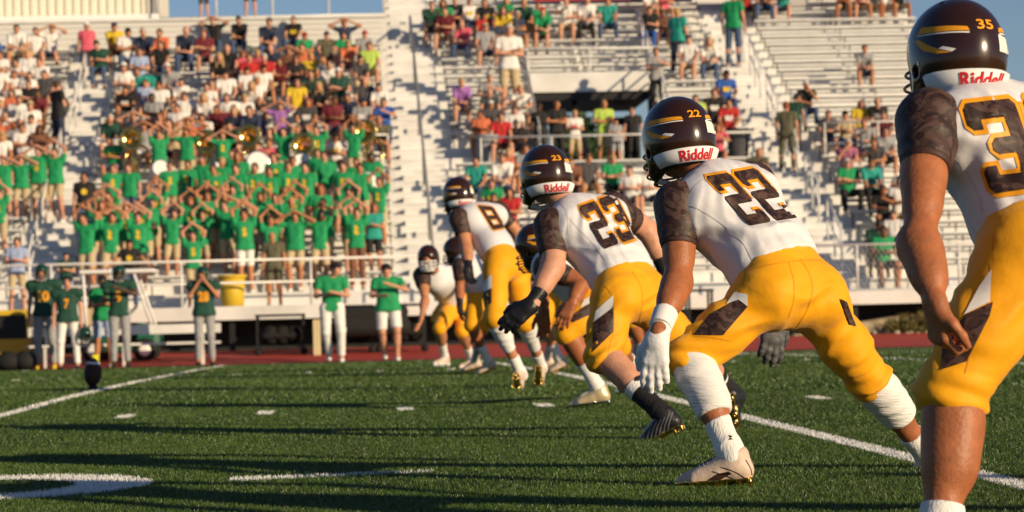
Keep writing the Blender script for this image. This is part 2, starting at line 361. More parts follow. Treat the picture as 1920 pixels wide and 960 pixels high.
# ------------------------------------------------------------------ ground, turf, markings
T1, T2 = -2.36, 2.12     # the two painted yard lines, 5 yards apart
D_H, D_H2, D_S = 17.2, 33.4, 49.8
def maskfn(nt, tcoord):
    """white paint as a function of the place on the field, returned as a node socket"""
    n = nt.nodes; l = nt.links
    def mth(op, a, b=None, c=None, cl=False):
        x = n.new('ShaderNodeMath'); x.operation = op; x.use_clamp = cl
        for i, q in enumerate((a, b, c)):
            if q is None: continue
            if isinstance(q, (int, float)): x.inputs[i].default_value = q
            else: l.new(q, x.inputs[i])
        return x.outputs[0]
    ns = n.new('ShaderNodeTexNoise'); ns.inputs['Scale'].default_value = 130; ns.inputs['Detail'].default_value = 2; l.new(tcoord, ns.inputs['Vector'])
    sp = n.new('ShaderNodeSeparateXYZ'); l.new(tcoord, sp.inputs[0])
    jit = mth('MULTIPLY', mth('SUBTRACT', ns.outputs[0], .5), .05)
    x, y = sp.outputs[0], sp.outputs[1]
    t = mth('ADD', mth('ADD', mth('MULTIPLY', x, ct), mth('MULTIPLY', y, st)), jit)
    d = mth('ADD', mth('ADD', mth('MULTIPLY', y, ct), mth('MULTIPLY', x, -st)), jit)
    def rect(t0, t1, d0, d1, tt=t, dd=d):
        a = mth('LESS_THAN', mth('ABSOLUTE', mth('SUBTRACT', tt, (t0 + t1) / 2)), (t1 - t0) / 2)
        b = mth('LESS_THAN', mth('ABSOLUTE', mth('SUBTRACT', dd, (d0 + d1) / 2)), (d1 - d0) / 2); return mth('MULTIPLY', a, b)
    def repeat(v, off, per): return mth('ADD', mth('SUBTRACT', mth('MODULO', mth('ADD', mth('SUBTRACT', v, off), per * 200), per), 0), 0)
    yd5 = repeat(t, T1 - 2.24, 4.48); yd1 = repeat(t, T1 - .448, .896)
    out = [rect(2.24 - .052, 2.24 + .052, 1, D_S, yd5)]
    out += [rect(.448 - .055, .448 + .055, dd_ - .3, dd_ + .3, yd1) for dd_ in (D_H, D_H2)]
    out += [rect(.448 - .055, .448 + .055, D_S - 1.2, D_S - .6, yd1), rect(-60, 60, D_S, D_S + .45)]
    out += [rect(-30, -3.1 + 1.2, D_S - 5.0, D_S - 4.75), rect(-1.35 - .0, 60, D_S - 5, D_S - 4.75)][:0]
    # right-hand numeral of the pair: an oval ring, and the painted dash beside it
    ex = mth('DIVIDE', mth('SUBTRACT', t, -1.35), .60); ey = mth('DIVIDE', mth('SUBTRACT', d, 9.88), .73)
    rr = mth('ADD', mth('MULTIPLY', ex, ex), mth('MULTIPLY', ey, ey))
    ix = mth('DIVIDE', mth('SUBTRACT', t, -1.35), .32); iy = mth('DIVIDE', mth('SUBTRACT', d, 9.87), .46)
    r2 = mth('ADD', mth('MULTIPLY', ix, ix), mth('MULTIPLY', iy, iy))
    out.append(mth('MULTIPLY', mth('LESS_THAN', rr, 1), mth('GREATER_THAN', r2, 1)))
    dl = mth('SUBTRACT', d, mth('MULTIPLY', mth('SUBTRACT', t, -.47), .22))
    tp = mth('SUBTRACT', .10, mth('MULTIPLY', mth('SUBTRACT', t, -.47), .09))
    out.append(mth('MULTIPLY', mth('LESS_THAN', mth('ABSOLUTE', mth('SUBTRACT', t, -.09)), .38), mth('LESS_THAN', mth('ABSOLUTE', mth('SUBTRACT', dl, 9.95)), tp)))
    # sparse stencilled arcs and scuffs of a soccer circle out to the right
    cc = mth('SQRT', mth('ADD', mth('POWER', mth('ABSOLUTE', mth('SUBTRACT', t, 14)), 2), mth('POWER', mth('ABSOLUTE', mth('SUBTRACT', d, 45.0)), 2)))
    out.append(mth('LESS_THAN', mth('ABSOLUTE', mth('SUBTRACT', cc, 7.5)), .07))
    m = out[0]
    for q in out[1:]: m = mth('MAXIMUM', m, q)
    return m, t, d, mth
def turf_material(name, blades):
    m = bpy.data.materials.new(name); m.use_nodes = True; nt_ = m.node_tree; n = nt_.nodes; l = nt_.links; b = n['Principled BSDF']
    g = n.new('ShaderNodeNewGeometry'); mk, t, d, mth = maskfn(nt_, g.outputs['Position'])
    vn = n.new('ShaderNodeTexNoise'); vn.inputs['Scale'].default_value = .9; vn.inputs['Detail'].default_value = 5; l.new(g.outputs['Position'], vn.inputs['Vector'])
    vf = n.new('ShaderNodeTexWhiteNoise'); sc_ = n.new('ShaderNodeVectorMath'); sc_.operation = 'SNAP'; sc_.inputs[1].default_value = (.02, .02, 10); l.new(g.outputs['Position'], sc_.inputs[0]); l.new(sc_.outputs[0], vf.inputs[0])
    r = n.new('ShaderNodeValToRGB'); l.new(mth('ADD', mth('MULTIPLY', vf.outputs[0], .52), mth('MULTIPLY', vn.outputs[0], .55)), r.inputs[0])
    e = r.color_ramp.elements
    if blades: e[0].color = (.018, .042, .006, 1); e[0].position = .2; e[1].color = (.084, .152, .018, 1); e[1].position = .85
    else: e[0].color = (.020, .045, .008, 1); e[0].position = .2; e[1].color = (.045, .085, .014, 1); e[1].position = .85
    mx = n.new('ShaderNodeMix'); mx.data_type = 'RGBA'; l.new(mk, mx.inputs[0]); l.new(r.outputs[0], mx.inputs[6]); mx.inputs[7].default_value = (.66, .67, .66, 1)
    l.new(mx.outputs[2], b.inputs['Base Color']); b.inputs['Roughness'].default_value = .45 if blades else .8; b.inputs['Specular IOR Level'].default_value = .5 if blades else .15
    if not blades:
        t_ = n.new('ShaderNodeTexNoise'); t_.inputs['Scale'].default_value = 70; t_.inputs['Detail'].default_value = 3; l.new(g.outputs['Position'], t_.inputs['Vector'])
        bp = n.new('ShaderNodeBump'); bp.inputs['Strength'].default_value = .8; bp.inputs['Distance'].default_value = .03; l.new(t_.outputs[0], bp.inputs['Height']); l.new(bp.outputs[0], b.inputs['Normal'])
    return m
def sheet(name, t0, t1, ds, m, lift=0, nt_=2, **k):
    v = [W(t, d, float(gz(d)) + lift) for d in ds for t in (t0, t1)]; f = [(2 * i, 2 * i + 1, 2 * i + 3, 2 * i + 2) for i in range(len(ds) - 1)]
    return mobj(name, v, f, m, None, False, **k)
TB = turf_material('artificial_turf_base', False); TG = turf_material('artificial_turf_fibres', True)
sheet('ground', -900, 900, [-300, 0, 20, 25, 30, 35, 40, 45, 50, 52, 57, 58, 2500], mat('dirt_ground', (.12, .10, .075), .9, bump=.5, bscale=3, var=.3, vscale=1.5), lift=-.06, kind='structure')
sheet('turf_field', -70, 70, [-5, 10, 20] + list(np.arange(22, 52.6, 1.5)), TB, kind='structure')
TR = mat('red_track_surface', (.48, .058, .038), .75, bump=.3, bscale=40, var=.12, vscale=4)
sheet('running_track', -70, 70, list(np.arange(51.2, 57.3, 1.0)), TR, lift=.008, kind='structure')
sheet('gravel_strip', -70, 70, [57.2, 58, 60, 84], mat('pale_gravel', (.27, .23, .17), .95, bump=.8, bscale=12, var=.4, vscale=9), lift=.012, kind='structure')
# blades
def blades():
    V = []; F = []; base = 0
    for (d0, d1, dens, wd, h) in ((6.2, 9, 17000, .0022, .0095), (9, 13, 11000, .0028, .010), (13, 19, 4500, .0040, .011), (19, 30, 900, .009, .017), (30, 49, 200, .016, .017)):
        # a wedge a little wider than the view
        N = int(dens * ((d1 ** 2 - d0 ** 2) / 2 * .40 + (d1 - d0) * 4.4))
        D = np.sqrt(rng.random(N) * (d1 ** 2 - d0 ** 2) + d0 ** 2); X = (rng.random(N) - .5) * (D * .40 + 4.4)
        a = rng.random(N) * 2 * np.pi; ln = rng.normal(0, .35, (N, 2)); hh = h * (.6 + .7 * rng.random(N))
        dfield = -X * st + D * ct; z = np.where(dfield < 51, gz(dfield), -9)
        c = np.stack([X, D, z], 1); s = np.stack([np.cos(a), np.sin(a), np.zeros(N)], 1) * wd * .5
        tip = c + np.stack([ln[:, 0] * hh, ln[:, 1] * hh, hh], 1); tip[:, :2] += rng.normal(0, .004, (N, 2))
        tri = np.stack([c - s, c + s, tip + s * .35, tip - s * .35], 1).reshape(-1, 3); V.append(tri); F.append(np.arange(4 * N).reshape(N, 4) + base); base += 4 * N
    V = np.concatenate(V); F = np.concatenate(F); me = bpy.data.meshes.new('turf_grass'); me.vertices.add(len(V)); me.vertices.foreach_set('co', V.ravel())
    me.loops.add(F.size); me.loops.foreach_set('vertex_index', F.ravel().astype(np.int32)); me.polygons.add(len(F)); me.polygons.foreach_set('loop_start', np.arange(0, F.size, 4, dtype=np.int32)); me.polygons.foreach_set('loop_total', np.full(len(F), 4, np.int32))
    me.update(); me.materials.append(TG); o = bpy.data.objects.new('turf_grass', me); COL.objects.link(o); tag(o, 'short green artificial turf fibres', kind='stuff', cat='grass')
blades()
# ------------------------------------------------------------------ hands, feet, heads
def hand_prims(wr, d, pn, thumb, curl=.35, S=1.0, spread=1.0, e=0.0, k=.008):
    """palm, four fingers and a thumb; d along the hand, pn palm normal, thumb = side vector of the thumb"""
    wr = np.asarray(wr, float); d = nrm(d); pn = nrm(pn - d * (np.asarray(pn) @ d)); l = nrm(np.cross(d, pn)); l = l if l @ thumb > 0 else -l; out = []
    for off, ln in ((.032, .086), (.011, .092), (-.011, .088), (-.031, .080)):
        out.append(cone(wr + l * off * .55 * S, wr + (d * ln + l * off) * S, .017 * S + e, .0125 * S + e, .022))
    for i, (off, kn, seg) in enumerate(((.032, .086, (.042, .026, .020)), (.011, .092, (.046, .030, .022)), (-.011, .088, (.042, .028, .021)), (-.031, .080, (.034, .021, .018)))):
        p = wr + (d * kn + l * off) * S; a = curl * (.55 + .15 * i); dd = nrm(d + l * off * 3 * spread)
        r = .0105 * S
        for s in seg:
            q = p + (dd * math.cos(a) + pn * math.sin(a)) * s * S; out.append(cone(p, q, r + e, r * .9 + e, k)); p = q; a += curl; r *= .92
    p = wr + (l * .024 + d * .018) * S; q = p + (l * .030 + d * .034 + pn * .014) * S; t2 = q + (l * .010 + d * .032 + pn * .016) * S; t3 = t2 + (d * .026 + pn * .012) * S
    out += [cone(p, q, .019 * S + e, .014 * S + e, .02), cone(q, t2, .0135 * S + e, .012 * S + e, k), cone(t2, t3, .0118 * S + e, .0095 * S + e, k)]
    return out
def shoe(name, an, fwd, up, m_up, parent, m_sole='gold', S=1.0, vox=.005, studs=True, label=None):
    f = nrm(fwd); up = nrm(np.asarray(up) - f * (np.asarray(up) @ f)); r = np.cross(f, up); an = np.asarray(an, float)
    g = lambda x, y, z: an + (f * x + r * y + up * z) * S
    pr = [cone(g(-.012, 0, -.008), g(-.012, 0, -.03), .046 * S, .044 * S, .025, clip=[(g(0, 0, .004), up * .9 + f * .4)]), cone(g(-.035, 0, -.058), g(.03, 0, -.055), .034 * S, .036 * S, .03),
          cone(g(.01, 0, -.03), g(.10, 0, -.058), .040 * S, .030 * S, .03), cone(g(.05, .012, -.062), g(.145, .012, -.072), .032 * S, .027 * S, .02),
          cone(g(.05, -.014, -.062), g(.125, -.018, -.072), .030 * S, .025 * S, .02), cone(g(.145, .010, -.074), g(.180, .004, -.078), .026 * S, .016 * S, .02)]
    V, Q = sdf_mesh(pr, vox, planes=[(g(0, 0, -.088), -up)]); up_o = mobj(name, V, Q, M[m_up], parent, label=label)
    sp = [infl(p, .0055) for p in pr[1:]]; pl = [(g(0, 0, -.078), up), (g(0, 0, -.097), -up)]
    sp = [((lambda X, Y, Z, q=q: np.maximum(np.maximum(q[0](X, Y, Z), sum((c - pl[0][0][i]) * pl[0][1][i] for i, c in enumerate((X, Y, Z)))), sum((c - pl[1][0][i]) * pl[1][1][i] for i, c in enumerate((X, Y, Z))))), q[1], q[2], .01) for q in sp]
    for (x, y) in ((-.055, .018), (-.055, -.018), (-.02, .02), (-.02, -.02), (.06, .03), (.06, -.03), (.10, .03), (.10, -.03), (.14, .022), (.14, -.015), (.17, .004)) if studs else ():
        sp.append(cone(g(x, y, -.090), g(x, y, -.109), .0105 * S, .0065 * S, .004))
    V, Q = sdf_mesh(sp, min(vox, .0045)); mobj('studded_sole', V, Q, M[m_sole], up_o)
    lc = MB()
    for i in range(6):
        t = i / 5; x = .035 + .07 * t; z = -.004 - .03 * t + .004; lc.tube([g(x, .024, z - .010), g(x + .004, .008, z + .002), g(x + .006, -.008, z + .002), g(x + .002, -.024, z - .010)], .0034, 5)
    lc.tube([g(.032, 0, .002), g(.075, 0, -.012), g(.108, 0, -.026)], .003, 5)
    lc.build('laces', M['white'] if m_up != 'shoew' else M['grey'], up_o, True)
    return up_o
def basis(f, up=(0, 0, 1), tilt=None):
    f = nrm(f); r = nrm(np.cross(f, up)); u = np.cross(r, f)
    if tilt: r, u = r * math.cos(tilt) + u * math.sin(tilt), u * math.cos(tilt) - r * math.sin(tilt)
    return np.array([r, f, u])
def helmet(c, f, up, parent, num=None, S=1.0, vox=.005, shell='shell', mask='mask', band=True, marks=True):
    """shell with ear flaps, face opening, facemask, stripes, nape band; c head centre"""
    B = basis(f, up); c = np.asarray(c, float); g = lambda x, y, z: c + (B[0] * x + B[1] * y + B[2] * z) * S
    def inner(e): return [ell(g(0, -.006, .015), np.array([.120, .145, .136]) * S - e, B, .03), ell(g(0, -.022, -.045), np.array([.108, .110, .095]) * S - e, B, .05), cone(g(.062, .015, -.07), g(.070, .060, -.10), .045 * S - e, .032 * S - e, .04), cone(g(-.062, .015, -.07), g(-.070, .060, -.10), .045 * S - e, .032 * S - e, .04)]
    pr = inner(0.0)
    sb = [infl(p, -.014) for p in inner(0.0)]
    face = [cone(g(0, .06, -.035), g(0, .26, -.035), .074 * S, .09 * S, .02), cone(g(0, .075, -.11), g(0, .26, -.12), .075 * S, .08 * S, .02), cone(g(0, -.02, -.16), g(0, .1, -.19), .085 * S, .085 * S, .03)]
    for s in (-1, 1):
        face.append(cone(g(.125 * s, .012, -.045), g(.100 * s, .012, -.045), .014 * S, .014 * S, .01))
        for y in (.055, .01, -.04): face.append(cone(g(.058 * s, y, .155 - abs(y) * .2), g(.05 * s, y, .125), .006 * S, .006 * S, .006))
    V, Q = sdf_mesh(pr, vox, subs=[(q[0], q[1], q[2], .005) for q in sb + face]); V = relax(V, Q, 1, .4); sh = mobj('helmet', V, Q, M[shell], parent)
    # facemask
    mr = 2.0 if mask == 'maskw' else 1.0
    b = MB()
    for z, w_, dp in ((-.028, .098, .150), (-.062, .100, .165), (-.098, .094, .162), (-.128, .074, .145)):
        pts = [g(w_ * math.sin(a), .06 + (dp - .06) * math.cos(a) ** .8 if math.cos(a) > 0 else .06, z) for a in np.linspace(-1.55, 1.55, 15)]; b.tube(pts, .0042 * S * mr, 7)
    for x in (-.05, 0, .05): b.tube([g(x, .150 - abs(x) * .5, -.028 if x else -.062), g(x, .165 - abs(x) * .5, -.07), g(x, .160 - abs(x) * .5, -.10), g(x * .9, .142 - abs(x) * .4, -.128)], .0042 * S * mr, 7)
    for s in (-1, 1): b.tube([g(.095 * s, .07, -.02), g(.102 * s, .06, -.065), g(.092 * s, .07, -.10)], .005 * S, 7)
    b.build('facemask', M[mask], sh, True)
    cs = MB(); cs.tube([g(.088, .045, -.10), g(.06, .08, -.125), g(0, .10, -.135), g(-.06, .08, -.125), g(-.088, .045, -.10)], .012 * S, 8); cs.build('chin_strap', M['white'], sh, True)
    if not marks: return sh
    bv = bvh_of(sh); cc = g(0, -.006, .0)
    def ray(az, el):           # az: degrees, 0 back, + towards the wearer's right; el degrees
        a, e = math.radians(az), math.radians(el); d = B[0] * math.sin(a) * math.cos(e) - B[1] * math.cos(a) * math.cos(e) + B[2] * math.sin(e); return cc + d * .4 * S, -d
    def patch(nm, loops, mm, off=.002, step=5): v, ff = grid_poly(loops, step); return decal(nm, M[mm], v, ff, ray, bv, off, sh)
    for s in (-1, 1):
        q = lambda pts: [(x * s, y) for x, y in pts]
        patch('stripe', [q([(18, 12), (20, 17), (82, 31), (88, 23)])], 'yellow'); patch('stripe_edge', [q([(19, 9.5), (18.5, 11), (88, 22), (88, 20.5)])], 'white')
        patch('stripe', [q([(84, 16), (94, 17), (76, 0), (56, -8), (40, -9), (54, -3), (68, 5)])], 'yellow'); patch('stripe_edge', [q([(54, -2.5), (39, -8.5), (34, -6), (48, -1)])], 'white', .003)
        patch('screw', [q([(x + 88, y - 12) for x, y in ((2, 0), (1.4, 1.4), (0, 2), (-1.4, 1.4), (-2, 0), (-1.4, -1.4), (0, -2), (1.4, -1.4))])], 'chrome')
    patch('sticker', [[(16, -9), (40, -9), (40, 9), (16, 9)]], 'sticker')
    if num:
        v, ff = text_mesh(num, .12, .02); v = [(-10 + 20 * u, 13 + 11 * w_) for u, w_ in v]; decal('helmet_number', M['yellow'], v, ff, ray, bv, .003, sh)
    if band:       # the white nape bumper and its lettering
        vv = []; ff = []; n = 25
        for i in range(n):
            a = -80 + 160 * i / (n - 1)
            for (el, of) in ((-27, .001), (-28, .012), (-38, .012), (-46, .012), (-48, -.004)):
                o_, d_ = ray(a, el); h = bv.ray_cast(Vector(o_), Vector(d_)); dd = -nrm(d_)
                p = np.array(h[0]) if h[0] else cc + dd * .12 * S
                # keep the bumper at the radius of the shell above the neck opening
                rr = max(np.linalg.norm(p - cc), .118 * S); vv.append(cc + dd * (rr + of))
        for i in range(n - 1):
            for j in range(4): ff.append((i * 5 + j, (i + 1) * 5 + j, (i + 1) * 5 + j + 1, i * 5 + j + 1))
        bd = mobj('nape_bumper', vv, ff, M['white'], sh); bb = bvh_of(bd)
        v, ff = text_mesh('Riddell', .12, .025); v = [(-33 + 57 * u, -44 + 15 * w_) for u, w_ in v]
        decal('bumper_lettering', M['red'], v, ff, ray, bb, .002, bd)
    return sh

# ------------------------------------------------------------------ a football player from its joints
def player(name, J, label, num=None, quad=None, skin=2, S=1.0, head_f=(-.55, .82, -.15), head_up=(0, 0, 1), hn=None, group=None,
           socks=('sock', 'sock'), shoes=('shoew', 'shoew'), soles=('gold', 'gold'), toes=None, glove=(None, None), handd=None, curl=(.35, .35),
           panels=(), vox=.007, jersey='jersey', pants='pants', slv='camo', sleeveK=(True, True), R=None, mask='mask', wrist=None, shell='shell',
           cuff=(None, None), hide=(), marks=True, sockt=None, slvt=None):
    r = dict(arm=.049, fore=.046, wrist=.026, thigh=.096, knee=.064, calf=.054, ankle=.035, chest=.124, waist=.112, hip=.122, sleeve=.088, pad=.094)
    if R: r.update(R)
    r = {k: v * S for k, v in r.items()}
    p = {k: (P(*v) if len(v) == 3 else np.array(v[:3])) for k, v in J.items()}
    base = np.array([p['pelvis'][0], p['pelvis'][1], float(gz(p['pelvis'][1]))])
    root = empty(name, base, label=label, cat='person', group=group)
    U = nrm(p['chest'] - p['pelvis']); Rt = nrm(p['shR'] - p['shL']); Fw = nrm(np.cross(U, Rt)); Rp = nrm(p['hipR'] - p['hipL']); Bk = nrm(np.cross(Rp, U) * -1); Bk = -nrm(np.cross(U, Rp))
    sides = (('L', 0), ('R', 1))
    def torso(e, kk=.06):
        o = [cone(p['chest'] + Rt * .07 * S * s, p['waist'] + Rt * .045 * S * s, r['chest'] + e, r['waist'] + e, kk) for s in (-1, 1)]
        o += [cone(p['waist'] + Rp * .04 * S * s, p['pelvis'] + Rp * .05 * S * s, r['waist'] + e, r['hip'] + e, kk) for s in (-1, 1)]
        return o
    def pads(e): return [cone(p['neck'] - U * .05 * S, p['sh' + s] * .72 + p['chest'] * .28, r['pad'] * .82 + e, r['pad'] * .92 + e, .08) for s, _ in sides] + [cone(p['shL'] * .8 + p['shR'] * .2 - Fw * .035 * S - U * .07 * S, p['shR'] * .8 + p['shL'] * .2 - Fw * .035 * S - U * .07 * S, .088 * S + e, .088 * S + e, .08)]
    # body
    b = torso(-.014)
    b += [cone(p['neck'] - U * .05, p['head'] - nrm(head_up) * .05, .060 * S, .056 * S, .04), ell(p['head'], np.array([.078, .098, .112]) * S, basis(head_f, head_up), .03), ell(p['head'] + basis(head_f, head_up)[1] * .06 * S - basis(head_f, head_up)[2] * .06 * S, np.array([.05, .045, .06]) * S, basis(head_f, head_up), .03)]
    hf = basis(head_f, head_up); b.append(cone(p['head'] + (hf[1] * .100 + hf[2] * .0) * S, p['head'] + (hf[1] * .118 - hf[2] * .03) * S, .009 * S, .015 * S, .015))
    for s, i in sides:
        sh, el, wr = p['sh' + s], p['el' + s], p['wr' + s]; ax = nrm(wr - el)
        ea = nrm(el - sh); bkv = nrm(-(wr - el) + ea * ((wr - el) @ ea)) if np.linalg.norm(np.cross(ea, ax)) > .12 else -Fw
        b += [cone(el + bkv * r['fore'] * .55, el + bkv * r['fore'] * .62, .018 * S, .016 * S, .03), cone(sh + ea * .10 + bkv * .014, sh + ea * .19 + bkv * .013, r['arm'] * .86, r['arm'] * .74, .035)]
        b += [cone(sh, el, r['arm'] * 1.02, r['fore'] * .84, .04), cone(sh * .55 + el * .45 , sh * .3 + el * .7, r['arm'] * .95, r['arm'] * .8, .04), cone(el, wr, r['fore'] * .86, r['wrist'], .03), cone(el + ax * .03 + Fw * .006, el + ax * .10 + Fw * .004, r['fore'] * .98, r['fore'] * .84, .04), cone(el + ax * .05 - Fw * .010, el + ax * .13 - Fw * .006, r['fore'] * .80, r['fore'] * .70, .03)]
        hd = handd[i] if handd else None
        if hd is None: hd = (nrm(wr - el), Fw * -1, Fw)
        hp = hand_prims(wr + nrm(hd[0]) * .012 * S, hd[0], hd[1], hd[2], curl[i], S)
        if glove[i]: b.append(cone(wr, wr + nrm(hd[0]) * .06 * S, .026 * S, .024 * S, .02)); 
        else: b += hp
        if glove[i]:
            gp = hand_prims(wr + nrm(hd[0]) * .012 * S, hd[0], hd[1], hd[2], curl[i], S, e=.003) + [cone(wr - ax * .07 * S, wr + nrm(hd[0]) * .03 * S, r['wrist'] + .015, r['wrist'] * .95 + .004, .02)]
            V, Q = sdf_mesh(gp, .0038); mobj('glove', V, Q, M[glove[i]], root)
    def leg(s, e, clip=None):
        h, kn, an = p['hip' + s], p['kn' + s], p['an' + s]; ax = nrm(an - kn); th = nrm(kn - h); L = np.linalg.norm(an - kn)
        cb = nrm((h - kn) - ax * ((h - kn) @ ax)) if np.linalg.norm(np.cross(th, ax)) > .25 else Bk; sd = nrm(np.cross(ax, cb))
        return [cone(kn, an, r['knee'] * .80 + e, r['ankle'] + e, .04, clip=clip), cone(kn + ax * .07 * S + cb * .014 + sd * .008, kn + ax * .17 * S + cb * .016 + sd * .008, r['calf'] * .93 + e, r['calf'] * .82 + e, .05, clip=clip), cone(kn + ax * .09 * S + cb * .014 - sd * .012, kn + ax * .20 * S + cb * .014 - sd * .008, r['calf'] * .88 + e, r['calf'] * .74 + e, .05, clip=clip)]
    for s, i in sides:
        h, kn, an = p['hip' + s], p['kn' + s], p['an' + s]; ax = nrm(an - kn)
        th = nrm(kn - h); cb = nrm((h - kn) - ax * ((h - kn) @ ax)) if np.linalg.norm(np.cross(th, ax)) > .25 else Bk
        b += [cone(h, kn, r['thigh'] - .012, r['knee'] - .014, .04)] + leg(s, 0)
    for s, i in sides:
        if 'shoe' + s in hide: continue
        an = p['an' + s]; tf = nrm(toes[i][0]) if toes else Fw; tu = nrm(toes[i][1]) if toes else np.array([0, 0, 1.])
        b.append(cone(an, an + (tf * .06 - tu * .05) * S, .032 * S, .022 * S, .03))
    V, Q = sdf_mesh(b, vox if all(glove) else .0052); V = relax(V, Q, 1, .5)
    body = mobj('body', V, Q, SKIN[skin], root)
    # jersey
    jp = torso(0.006) + pads(0.0)
    wl = p['waist'] * .45 + p['pelvis'] * .55
    V, Q = sdf_mesh(jp, vox, planes=[(wl, -U)]); V = relax(V, Q, 1, .5)
    if vox < .009:
        V = folds(V, Q, .016, p['waist'] + U * .02, .24, U * .9 + Rt * .5, 62, 1)
        for s, i in sides: V = folds(V, Q, .014, p['sh' + s] * .6 + p['waist'] * .4, .18, nrm(p['waist'] - p['sh' + s]) * .4 + Rt * .9, 95, 3 + i)
        V = folds(V, Q, .014, wl + U * .03, .17, Rt, 75, 9)
    jo = mobj('jersey', V, Q, M[jersey], root)
    for s, i in sides:
        sh, el = p['sh' + s], p['el' + s]; a = nrm(el - sh); e2 = sh + a * .135 * S
        sp = [cone(sh + a * -.01, e2, r['sleeve'], r['sleeve'] * .74, .04, clip=[(e2, a)])]
        V, Q = sdf_mesh(sp, vox * .9); V = relax(V, Q, 1, .5)
        if vox < .009: V = folds(V, Q, .005, sh + a * .06, .12, a, 80, 13 + i)
        so = mobj('sleeve', V, Q, M[slv], root)
        V, Q = sdf_mesh([cone(e2 - a * .004, e2 + a * .016, r['sleeve'] * .72, r['sleeve'] * .68, .01, clip=[(e2 + a * .013, a)])], vox * .8); mobj('sleeve_cuff', V, Q, M['brown'] if jersey == 'jersey' else M['yellow'], so)
        if cuff[i]:
            q = e2 + a * .045; V, Q = sdf_mesh([cone(e2, q, r['arm'] * 1.13, r['arm'] * 1.08, .01, clip=[(q - a * .008, a)])], vox * .8); mobj('undershirt_cuff', V, Q, M[cuff[i]], root)
    collar = MB(); N = 14; ca = nrm(p['head'] - p['neck']); cx_ = nrm(np.cross(ca, Rt)); 
    collar.tube([p['neck'] + ca * .012 + (Rt * math.cos(t) + cx_ * math.sin(t)) * .072 * S for t in np.linspace(0, 2 * math.pi, N)], .009 * S, 6, caps=False); collar.build('collar', M['white'] if jersey == 'jersey' else M['yellow'], jo, True)
    # pants
    wc0 = wl + U * .012
    def wclip(q):
        f0 = q[0]; return ((lambda X, Y, Z: np.maximum(f0(X, Y, Z), (X - wc0[0]) * U[0] + (Y - wc0[1]) * U[1] + (Z - wc0[2]) * U[2])), q[1], q[2], q[3])
    pp = [wclip(infl(q, .008)) for q in torso(0)[2:]] + [ell(p['hip' + s] + Bk * .055 * S + (p['pelvis'] - p['hip' + s]) * .12, np.array([.088, .086, .108]) * S * (r['hip'] / .122), np.array([Rp, Bk, U]), .05) for s, _ in sides]
    for s, i in sides:
        h, kn, an = p['hip' + s], p['kn' + s], p['an' + s]; ax = nrm(an - kn); e_ = kn + ax * .045 * S
        pp += [cone(h, h * .45 + kn * .55, r['thigh'] + .006, r['thigh'] * .88, .05), cone(h * .45 + kn * .55, kn, r['thigh'] * .88, r['knee'] + .010, .05), cone(kn, e_, r['knee'] + .012, r['knee'] * 1.02, .03, clip=[(e_ - ax * .012, ax)])]
    V, Q = sdf_mesh(pp, vox); V = relax(V, Q, 1, .5)
    if vox < .009:
        for s, i in sides:
            V = folds(V, Q, .024, p['kn' + s] + nrm(p['an' + s] - p['kn' + s]) * .01, .12, nrm(p['an' + s] - p['hip' + s]), 85, 21 + i)
            V = folds(V, Q, .013, p['hip' + s] * .7 + p['kn' + s] * .3, .20, nrm(p['kn' + s] - p['hip' + s]) + Rp * .5, 48, 31 + i)
        V = folds(V, Q, .007, wl - U * .04, .16, Rp * .9 + U * .4, 64, 41)
        V = folds(V, Q, .010, p['pelvis'] - U * .10 + Bk * .06, .12, U, 70, 43)
    po = mobj('pants', V, Q, M[pants], root)
    bt = MB(); wc = wl - U * .0
    wr_ = r['waist'] * .72 + r['hip'] * .28 + .009
    bt.tube([wc + Rp * math.cos(t) * (wr_ + .042) + Bk * math.sin(t) * (wr_ + .002) for t in np.linspace(0, 2 * math.pi, 40)], .009 * S, 6, caps=False); bt.build('waistband', M[pants], po, True)
    # socks and shoes
    for s, i in sides:
        kn, an = p['kn' + s], p['an' + s]; ax = nrm(an - kn); L = np.linalg.norm(an - kn)
        th = nrm(kn - p['hip' + s]); cb = nrm(-th + ax * (th @ ax)) if np.linalg.norm(np.cross(th, ax)) > .25 else Bk
        if socks[i]:
            t0 = kn + ax * L * (sockt or (.68 if sleeveK[i] else .56))
            V, Q = sdf_mesh(leg(s, .0065, [(t0, -ax)]) + [cone(an - ax * .02, an + ax * .02, r['ankle'] + .006, r['ankle'] + .004, .03)], vox * .85)
            V = folds(V, Q, .002, an - ax * .03, .09, ax, 120, 51 + i); so = mobj('sock', V, Q, M[socks[i]], root)
            if socks[i] == 'blacksock': 
                b2 = MB(); b2.tube([t0 - ax * .012, t0 + ax * .035 * S], [r['calf'] * .93 + .008, r['calf'] * .86 + .007], 20, False); b2.build('sock_band', M['sock'], so, True)
        if sleeveK[i]:
            e_ = kn + ax * L * (slvt[i] if slvt else .56)
            V, Q = sdf_mesh(leg(s, .0065, [(e_, ax)]) + [cone(kn + ax * .02, kn + ax * .07 * S, r['knee'] * .86, r['calf'] * 1.05, .04)], vox * .9)
            V = folds(V, Q, .005, kn + ax * .1, .16, ax, 90, 61 + i); mobj('knee_sleeve', V, Q, M['sleeve'], root)
        if 'shoe' + s not in hide:
            tf = toes[i][0] if toes else Fw; tu = toes[i][1] if toes else (0, 0, 1)
            shoe('cleat', an, tf, tu, shoes[i], root, soles[i], S, vox=.0048 if vox < .0085 else .009)
    if wrist:
        for i, mm in wrist:
            s = 'LR'[i]; ax = nrm(p['wr' + s] - p['el' + s]); el_ = p['el' + s]; V, Q = sdf_mesh([cone(el_, p['wr' + s], r['fore'] * .86 + .013, r['wrist'] + .011, .02, clip=[(p['wr' + s] - ax * .105, -ax), (p['wr' + s] - ax * .03, ax)])], .004); mobj('wrist_tape', V, Q, M[mm], root)
